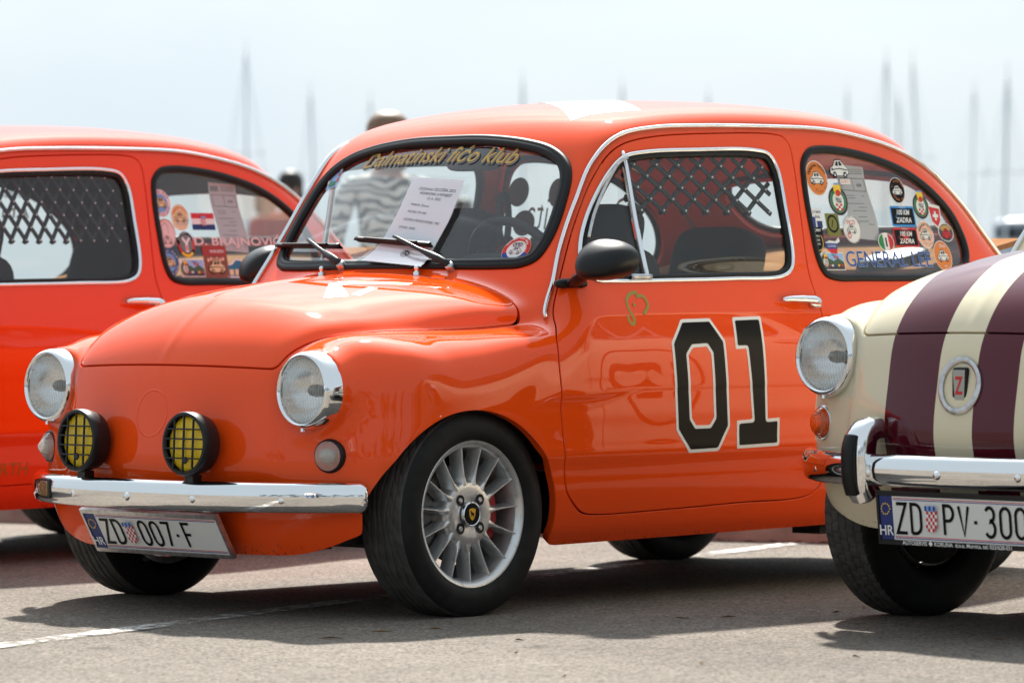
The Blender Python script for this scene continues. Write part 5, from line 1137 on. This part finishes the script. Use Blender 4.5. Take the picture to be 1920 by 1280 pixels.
# entry sheets taped behind the quarter windows
def hung_sheet(o,x,z,w_,h_,num,label):
    c=o['car']; L=entry_sheet(w_,h_,num); M_=Matrix.Rotation(c.rotation_euler.z,3,'Z')
    def f(uv,l):
        P=side_at(x+uv[:,0]+.10*(uv[:,1]+h_/2)*-.0,z+uv[:,1],-.022+l,-1)[0]+np.stack([0*uv[:,0],.010*np.sin(uv[:,1]*22),0*uv[:,0]],1)
        return np.array([tuple(M_@Vector(p)+c.location) for p in P])
    V=[];F=[]
    s=decal('entry_sheet',L,f,None,.0002,.0); tag(s,label,'paper','entry sheets taped inside rear side windows')
hung_sheet(main,1.583,1.055,.118,.205,'604','white entry sheet numbered 604 taped inside the rear side window of car 01')
hung_sheet(left,1.664,1.050,.118,.215,'614','white entry sheet taped beside the flag sticker in the left car')
# cream car: badge, race roundel on its far side
def nose_map(l0):
    def f(uv,l):
        n=len(uv); O=np.stack([np.full(n,.6),-uv[:,0],.505+uv[:,1]],1); P=cast(O,np.tile([-1.,0,0],(n,1)),.4,1.4,60); return P+grad(P)*(l0+l)
    return f
def badge():
    b=MB(); a=np.linspace(0,2*np.pi,64,endpoint=False); P=nose_map(.003)(np.stack([.058*np.cos(a),.060*np.sin(a)],1),0.); Nn=np.tile([-1.,0,0],(64,1)); b.add(*sweep(P,Nn,[(-.004,-.007),(.002,-.007),(.0035,-.004),(.0035,.004),(.002,.007),(-.004,.007)],True)); return b.mesh('badge_ring',True,30)
br=obj('badge_ring',badge(),STEEL,cream['body'])
def blk(): 
    V,F=superell((-.480,.0,.506),(.022,.046,.084),.25); return mesh('badge_block',V,F)
bb=obj('badge_block',blk(),RUBBER,br)
def bmap(uv,l): return np.stack([np.full(len(uv),-.4915-l),-uv[:,0],.508+uv[:,1]],1)
decal('badge_print',[(poly2d([(-.019,.034),(.019,.034),(.016,-.036),(-.012,-.036)]),col('badge_grey',(170,168,160))),T('Z',0,-.022,.058,RED,.02,0,.6)],bmap,bb,.0005,.0005)
MAROON=mat('maroon_print',(.090,.006,.016),.3,coat=.6)
v1,f1=text2d('12',.24,.02); decal('race_roundel',[(ring2d(0,0,.36,.36,.014,64),MAROON),((v1-[0,.085],f1),MAROON)],side_map(.56,.53,0.,1,0,True),cream['door',1])
# programme sheet under the wiper
rows=np.array([[(.476,.050,1.116),(.474,-.166,1.104)],[(.405,.038,1.018),(.396,-.185,.993)],[(.350,.042,.940),(.344,-.178,.916)],[(.329,.052,.907),(.326,-.187,.888)],[(.305,.067,.876),(.297,-.186,.857)]])
nrm=np.array([-.80,-.05,.60]); nrm/=np.linalg.norm(nrm); offs=np.array([.007,.007,.008,.014,.024])
rows=rows+nrm*offs[:,None,None]; lv=np.r_[0,np.cumsum(np.linalg.norm(np.diff(rows.mean(1),axis=0),axis=1))]; lv/=lv[-1]
def sheet(uv,l,pad=0.):
    u=uv[:,0]+.5; v=np.clip(.5-uv[:,1],-.05,1.05); A=np.stack([np.interp(v,lv,rows[:,0,k]) for k in range(3)],1); B=np.stack([np.interp(v,lv,rows[:,1,k]) for k in range(3)],1)
    return A+(B-A)*u[:,None]+nrm*l
def grid2d(w_,h_,n=6,m=14):
    u,v=np.meshgrid(np.linspace(-w_/2,w_/2,n),np.linspace(-h_/2,h_/2,m)); i=np.arange(n*m).reshape(m,n); return np.stack([u.ravel(),v.ravel()],1),[tuple(r) for r in np.stack([i[:-1,:-1],i[:-1,1:],i[1:,1:],i[1:,:-1]],-1).reshape(-1,4)]
def line(s,x,y,size,align='CENTER',bold=.0):
    v,f=text2d(s,1.,bold,.15,align); return ((v*[size*1.25,size*.92]+[x,y],f),BLACK)
L=[(grid2d(.92,.96),mat('programme_paper',(.92,.91,.97),.6)),line('OLDtimer IZLO\u017dBA 2025.',.06,.345,.048,'CENTER',.01),line('POVRATAK U POVIJEST',.06,.295,.044,'CENTER',.01),line('13. 6. 2025.',.06,.245,.044),line('MARKA: Zastava',-.30,.165,.038,'LEFT'),line('MODEL/TIP: 850',-.30,.085,.038,'LEFT'),line('GODINA PROIZVODNJE: 1982.',-.30,.0,.038,'LEFT'),line('KW/KS: 34/45',-.30,-.085,.038,'LEFT'),(ring2d(.06,-.345,.13,.075,.012),BLACK),(stroke2d([(.03,-.36),(.06,-.325),(.09,-.36)],.012),BLACK)]
ps=decal('programme_sheet',L,sheet,None,.0003,.0); tag(ps,'white printed exhibition sheet lying on the windscreen under the wiper of car 01','paper')
sl=decal('plastic_sleeve',[(grid2d(1.0,1.0),SLEEVE)],sheet,ps,.0003,.0045)
# ---------------------------------------------------------------- people on the quay
def person(name,loc,rz,top,label,legs,hair,arms,lean=0.,bag=False):
    """one continuous skinned body; clothing colours by height"""
    J={'pel':(0,0,.95,.145,.115),'wai':(0,0,1.10,.130,.10),'che':(.01,0,1.30,.155,.11),'nec':(.0,0,1.46,.055,.055),'hd0':(.02,0,1.53,.062,.065),'hd1':(.03,0,1.61,.076,.092),'hd2':(.02,0,1.70,.062,.075)}
    E_=[('pel','wai'),('wai','che'),('che','nec'),('nec','hd0'),('hd0','hd1'),('hd1','hd2')]
    for s,k in((-1,'r'),(1,'l')):
        a=arms[0] if s<0 else arms[1]
        J['sh'+k]=(0,s*.17,1.42,.062,.06); J['el'+k]=(a[0],s*(.21+a[4]),a[1],.046,.046); J['wr'+k]=(a[2],s*(.20+a[5]),a[3],.032,.028); J['pa'+k]=(a[2]+.05,s*(.20+a[5]),a[3]-.06,.030,.018)
        J['hi'+k]=(0,s*.095,.90,.095,.10); J['kn'+k]=(.02,s*.105,.50,.058,.062); J['an'+k]=(-.02,s*.11,.09,.040,.042); J['to'+k]=(.13,s*.13,.035,.036,.032)
        E_+=[('che','sh'+k),('sh'+k,'el'+k),('el'+k,'wr'+k),('wr'+k,'pa'+k),('pel','hi'+k),('hi'+k,'kn'+k),('kn'+k,'an'+k),('an'+k,'to'+k)]
        for i,(dx,dy,l) in enumerate(((.012,-.018,.075),(.020,-.006,.085),(.020,.006,.08),(.014,.017,.065))):
            p=J['pa'+k]; J['f%d%s'%(i,k)]=(p[0]+dx+.012,p[1]+dy,p[2]-l*.6,.0085,.0085); J['g%d%s'%(i,k)]=(p[0]+dx,p[1]+dy*1.1,p[2]-l,.0075,.0075); E_+=[('pa'+k,'f%d%s'%(i,k)),('f%d%s'%(i,k),'g%d%s'%(i,k))]
        p=J['pa'+k]; J['t'+k]=(p[0]+.04,p[1]-s*.02,p[2]-.03,.010,.010); E_.append(('pa'+k,'t'+k))
    names=list(J); me=bpy.data.meshes.new(name); me.from_pydata([(J[n][0]+lean*max(0,J[n][2]-.95),J[n][1],J[n][2]) for n in names],[(names.index(a),names.index(b)) for a,b in E_],[])
    o=obj(name,me,[top,legs,SKIN,HAIRM[hair],SHOE]); o.location=loc; o.rotation_euler=(0,0,rz)
    sk=o.modifiers.new('skin','SKIN'); 
    for i,n in enumerate(names): me.skin_vertices[0].data[i].radius=J[n][3:5]; me.skin_vertices[0].data[i].use_root=(n=='pel')
    sub=o.modifiers.new('sub','SUBSURF'); sub.levels=2; sub.render_levels=2
    dg=bpy.context.evaluated_depsgraph_get(); m2=bpy.data.meshes.new_from_object(o.evaluated_get(dg)); o.modifiers.clear(); o.data=m2
    while len(m2.materials)<5: m2.materials.append(None)
    for i,m_ in enumerate([top,legs,SKIN,HAIRM[hair],SHOE]): o.material_slots[i].link='OBJECT'; o.material_slots[i].material=m_
    idx=[]
    for p in m2.polygons:
        c=p.center; x=c.x-lean*max(0,c.z-.95); armz=abs(c.y)>.17 and c.z<1.40
        k=0
        if c.z>1.455: k=2
        elif abs(c.y)>.185 and .7<c.z<1.05 and (x>.16 or c.z<.92): k=2
        elif c.z<.93: k=1
        if c.z<.075: k=4
        if c.z>1.60 and (x<.055 or c.z>1.715): k=3
        idx.append(k)
    m2.polygons.foreach_set('material_index',idx); m2.polygons.foreach_set('use_smooth',[True]*len(idx)); tag(o,label,'person','people standing on the quay')
    # hair and face as children
    hb=MB(); V,F=superell((-.010+lean*.7,0,1.675),(.205,.185,.215),.85,24,14); hb.add(V,F); V,F=superell((-.055+lean*.66,0,1.57),(.10,.17,.22),.8,20,12); hb.add(V,F); obj('hair',hb.mesh('hair'),HAIRM[hair],o)
    for s in(-1,1):
        V,F=superell((.105+lean*.68,s*.032,1.625),(.02,.026,.016),.9,10,6); obj('eye',mesh('eye',V,F),BLACK,o); V,F=superell((.03+lean*.68,s*.085,1.61),(.04,.02,.06),.8,10,6); obj('ear',mesh('ear',V,F),SKIN,o)
    V,F=superell((.118+lean*.66,0,1.595),(.035,.028,.05),.8,10,8); obj('nose',mesh('nose',V,F),SKIN,o); V,F=superell((.100+lean*.63,0,1.555),(.02,.05,.014),.8,10,6); obj('mouth',mesh('mouth',V,F),mat('lips',(.45,.16,.13),.5),o)
    return o
SKIN=mat('skin',(.55,.31,.22),.5); SHOE=mat('shoe',(.05,.05,.05),.5); HAIRM={'brown':mat('brown_hair',(.14,.08,.045),.5,noise=(60,(.24,.15,.09),.4,.6)),'dark':mat('dark_hair',(.02,.015,.012),.5)}
def zebra():
    m=mat('zebra_cloth',(.75,.74,.70),.8); nt=m.node_tree; b=nt.nodes['Principled BSDF']; t=nt.nodes.new('ShaderNodeTexCoord'); w=nt.nodes.new('ShaderNodeTexWave'); w.inputs['Scale'].default_value=6.5; w.inputs['Distortion'].default_value=13; w.inputs['Detail'].default_value=1.5; w.inputs['Detail Scale'].default_value=1.2; w.bands_direction='Z'
    r=nt.nodes.new('ShaderNodeValToRGB'); r.color_ramp.elements[0].position=.42; r.color_ramp.elements[0].color=(.03,.03,.032,1); r.color_ramp.elements[1].position=.52; r.color_ramp.elements[1].color=(.75,.74,.70,1); nt.links.new(t.outputs['Object'],w.inputs['Vector']); nt.links.new(w.outputs['Fac'],r.inputs[0]); nt.links.new(r.outputs[0],b.inputs['Base Color']); return m
REDC=mat('red_cloth',(.50,.025,.02),.8); JEAN=mat('dark_trousers',(.04,.05,.08),.85)
A0=((.02,1.14,.20,1.02,.02,-.04),(.03,1.15,.22,1.05,.02,-.04)); A1=((.0,1.13,.06,.90,.03,.03),(.0,1.13,.06,.90,.03,.03))
pz=person('person',at(728,20.8),YAW+.35,zebra(),'person in a black and white zebra striped top seen through the windscreen',JEAN,'brown',A0)
pz.scale=(1.08,1.12,.945)
person('person',at(545,34.),YAW+2.5,REDC,'person in a red top between the two orange cars',JEAN,'dark',A1)
person('person',at(503,36.0),YAW-2.2,REDC,'person in a red top behind the rear side window of the left car',JEAN,'dark',A0)
person('person',at(868,44.0),YAW+1.2,REDC,'far person in a red top seen small through the windscreen beside the sheet',JEAN,'dark',A1)

BLACKC=mat('black_cloth',(.015,.015,.016),.85); NAVYC=mat('navy_cloth',(.03,.04,.08),.8); WHITEC=mat('white_cloth',(.7,.7,.68),.8)
person('person',(-5.6,-2.9,0),.35,NAVYC,'visitor in a navy top standing in front of the cars, beyond the left edge',JEAN,'dark',A0)
person('person',(-4.9,-2.3,0),.1,WHITEC,'visitor in a white top standing in front of the cars, beyond the left edge',mat('blue_jeans',(.05,.08,.16),.85),'brown',A1)
person('person',(-3.4,-7.6,0),1.2,BLACKC,'visitor in black standing right of the viewpoint, beyond the right edge',JEAN,'dark',A0)

# ---------------------------------------------------------------- boats in the marina
GEL=mat('white_hull',(.78,.78,.77),.3); ALU=mat('mast_alloy',(.55,.57,.60),.5,.2); CANVAS=mat('sail_cover',(.05,.09,.16),.8); TEAK=mat('deck',(.5,.45,.36),.7); WIN=mat('boat_window',(.02,.025,.03),.1)
def hull_mesh():
    st=np.linspace(0,1,22); V=[]; n=9
    for t in st:
        bw=1.55*(math.sin(math.pi*min(1,(t*.62+.38)))**.7 if t>.0 else .9); bw=1.5*(1-max(0,(t-.35)/.65)**2.2)*(.82+.18*min(1,t/.3)); sh=1.15+.35*t*t
        for a in np.linspace(0,1,n): V.append((-4.5+9*t+.5*t*a,bw*math.sin(a*math.pi/2)**.6,-.15+a*sh))
    V=np.array(V); m=len(st); i=np.arange(m*n).reshape(m,n); F=np.stack([i[:-1,:-1],i[1:,:-1],i[1:,1:],i[:-1,1:]],-1).reshape(-1,4).tolist(); k=len(V); V2=np.concatenate([V,V*[1,-1,1]]); F+=[[k+a for a in f[::-1]] for f in F]
    for j in range(m-1): F.append((int(i[j,-1]),int(i[j+1,-1]),int(k+i[j+1,-1]),int(k+i[j,-1])))
    F.append(tuple(int(i[0,a]) for a in range(n))+tuple(int(k+i[0,a]) for a in range(n-1,0,-1)))
    return mesh('hull',V2,F)
HULL=hull_mesh()
def cabin_mesh():
    b=MB(); b.add(*superell((.3,0,1.45),(4.2,1.9,.75),.3)); return b.mesh('cabin')
CAB=cabin_mesh()
def sailboat(px,D,top_py,lean,rz,label,r=.075):
    z=-1.6; p=at(px,D,z); h=(550-top_py)/8082*D+.80-z; o=obj('sailboat',HULL,GEL,None,p,(0,0,rz)); tag(o,label,'sailboat','sailing boats moored in the marina')
    obj('cabin',CAB,GEL,o); b=MB(); b.box((.9,0,1.55),(1.6,1.93,.22)); obj('window',b.mesh('window',False),WIN,o)
    tx=Vector((0,0,0)); R=Matrix.Rotation(-rz,3,'Z'); lv=R@(VR*lean)
    zz=np.linspace(1.2,h,12); P=np.stack([.6+lv.x*(zz/h)**1.5,lv.y*(zz/h)**1.5,zz],1); V,F=tube(P,r*.6,8,np.linspace(1,.7,12)); m=obj('mast',mesh('mast',V,F),ALU,o)
    for f in(.45,.7):
        q=P[int(f*11)]; V,F=tube([q-np.array([0,.7,0]),q+np.array([0,.7,0])],.02,6); obj('spreader',mesh('spreader',V,F),ALU,m)
    V,F=tube([P[-1],P[-1]+np.array([0,0,.5])],.012,5); obj('aerial',mesh('aerial',V,F),ALU,m)
    b=MB(); b.add(*tube([P[1],P[1]+np.array([-3.6,0,.1])],.06)); b.add(*superell(tuple(P[1]+np.array([-1.8,0,.2])),(3.6,.22,.28),.6,14,10)); obj('boom',b.mesh('boom'),CANVAS,o)
    b=MB()
    for q in((5.0,0,1.4),(-4.4,0,1.1),(.6,1.4,1.2),(.6,-1.4,1.2)): b.add(*tube(np.linspace(P[-1],q,3),.008,4))
    obj('rigging',b.mesh('rigging',False),ALU,o)
for px,D,ty,ln,rz,lab,r in(
 (453,150,96,.0,.5,'sailing boat whose lone tall mast stands furthest left in the sky',.085),
 (604,165,172,-.25,1.1,'sailing boat with a leaning mast just left of the windscreen pillar of car 01',.10),
 (682,190,185,0,.2,'sailing boat with a faint short mast left of the brown haired head',.08),
 (985,185,146,0,.9,'sailing boat with a mast over the front of the roof of car 01',.09),
 (1160,200,158,0,.4,'sailing boat with a faint mast tip right of the roof print',.09),
 (1342,210,176,0,1.3,'sailing boat with barely visible mast tip over the middle of the roof',.09),
 (1590,200,172,.0,.7,'sailing boat with a faint mast left of the two tallest right masts',.09),
 (1646,150,114,.1,.3,'sailing boat with the tallest dark mast over the rear roof slope of car 01',.10),
 (1695,160,186,.0,1.0,'sailing boat with a short mast between two tall ones',.09),
 (1728,155,118,-.35,.6,'sailing boat whose mast tilts left above the rear side window',.08),
 (1806,170,172,.2,.2,'sailing boat with a pale mast above the rear pillar of car 01',.08),
 (1886,120,150,.15,.8,'sailing boat with the thick dark mast at the right edge of the sky',.10)):
    sailboat(px,D,ty,ln,rz,lab,r)
# motor yacht behind the rear of car 01
p=at(1915,128,-1.6); yo=obj('motor_yacht',HULL,GEL,None,p,(0,0,2.2),(1.15,1.2,1.25)); tag(yo,'white motor yacht with dark windows at the right edge beyond the quay','yacht')
b=MB(); b.add(*superell((-.3,0,2.2),(5.2,2.2,1.6),.25)); b.add(*superell((-.8,0,3.2),(3.0,1.8,.9),.3)); obj('superstructure',b.mesh('superstructure'),mat('grey_superstructure',(.42,.46,.52),.4),yo)
b=MB(); b.box((-.2,0,2.45),(4.6,2.24,.45)); b.box((-.6,0,3.3),(2.4,1.84,.3)); obj('window',b.mesh('window',False),WIN,yo)
# ---------------------------------------------------------------- trees on the landward side, seen only in reflections
def tree(p,h,seed,label,mat_):
    r=random.Random(seed); root=empty('tree',p); tag(root,label,'tree','trees along the landward side of the car park')
    b=MB(); P=[Vector((0,0,0)),Vector((.1,.05,h*.22)),Vector((.05,.2,h*.45)),Vector((-.1,.1,h*.75))]; b.add(*tube([tuple(q) for q in P],.22,8,[1,.8,.6,.25]))
    tips=[]
    for k in range(7):
        a=k*.9+r.random(); q=Vector((math.cos(a)*h*.5,math.sin(a)*h*.5,h*(.16+.6*r.random()))); b.add(*tube([tuple(P[1+k%2]),tuple((P[1+k%2]+q)/2+Vector((0,0,.3))),tuple(q)],.09,6,[1,.6,.25])); tips.append(q)
    obj('trunk',b.mesh('trunk'),BARK,root)
    V=[];F=[]
    for c in range(70):
        q=r.choice(tips)+Vector((r.gauss(0,.9),r.gauss(0,.9),r.gauss(.2,.7)))*h*.10; s=h*.10*r.uniform(.6,1.2)
        for l in range(34):
            d=Vector((r.gauss(0,1),r.gauss(0,1),r.gauss(0,.8))); d=d.normalized()*s*r.random()**.4; e=q+d; u=Vector((r.gauss(0,1),r.gauss(0,1),r.gauss(0,1))).normalized()*.28; w_=u.orthogonal().normalized()*.16; o_=len(V); V+=[e-u,e+w_,e+u,e-w_]; F.append((o_,o_+1,o_+2,o_+3))
    obj('crown',mesh('crown',[tuple(v) for v in V],F,None,False),mat_,root)
BARK=mat('bark',(.10,.07,.05),.9); LEAF=mat('leaves',(.055,.085,.030),.6); LEAF2=mat('pine_needles',(.035,.06,.028),.7)
for i,(a,D,h) in enumerate(((-52,44,10.5),(-37,46,11.5),(-22.5,45,11),(-7.5,47,11.5),(7.5,44,11),(22.5,46,11.5),(37,45,10.5),(52,44,11))):
    p=Vector((CAM.x,CAM.y,0))-VF*D+VR*a; tree(p,h,i,('broad leafy tree','tall dark pine')[i%2]+' on the landward side, '+('first','second','third','fourth','fifth','sixth','seventh','eighth')[i]+' of the row from the left',(LEAF,LEAF2)[i%2])
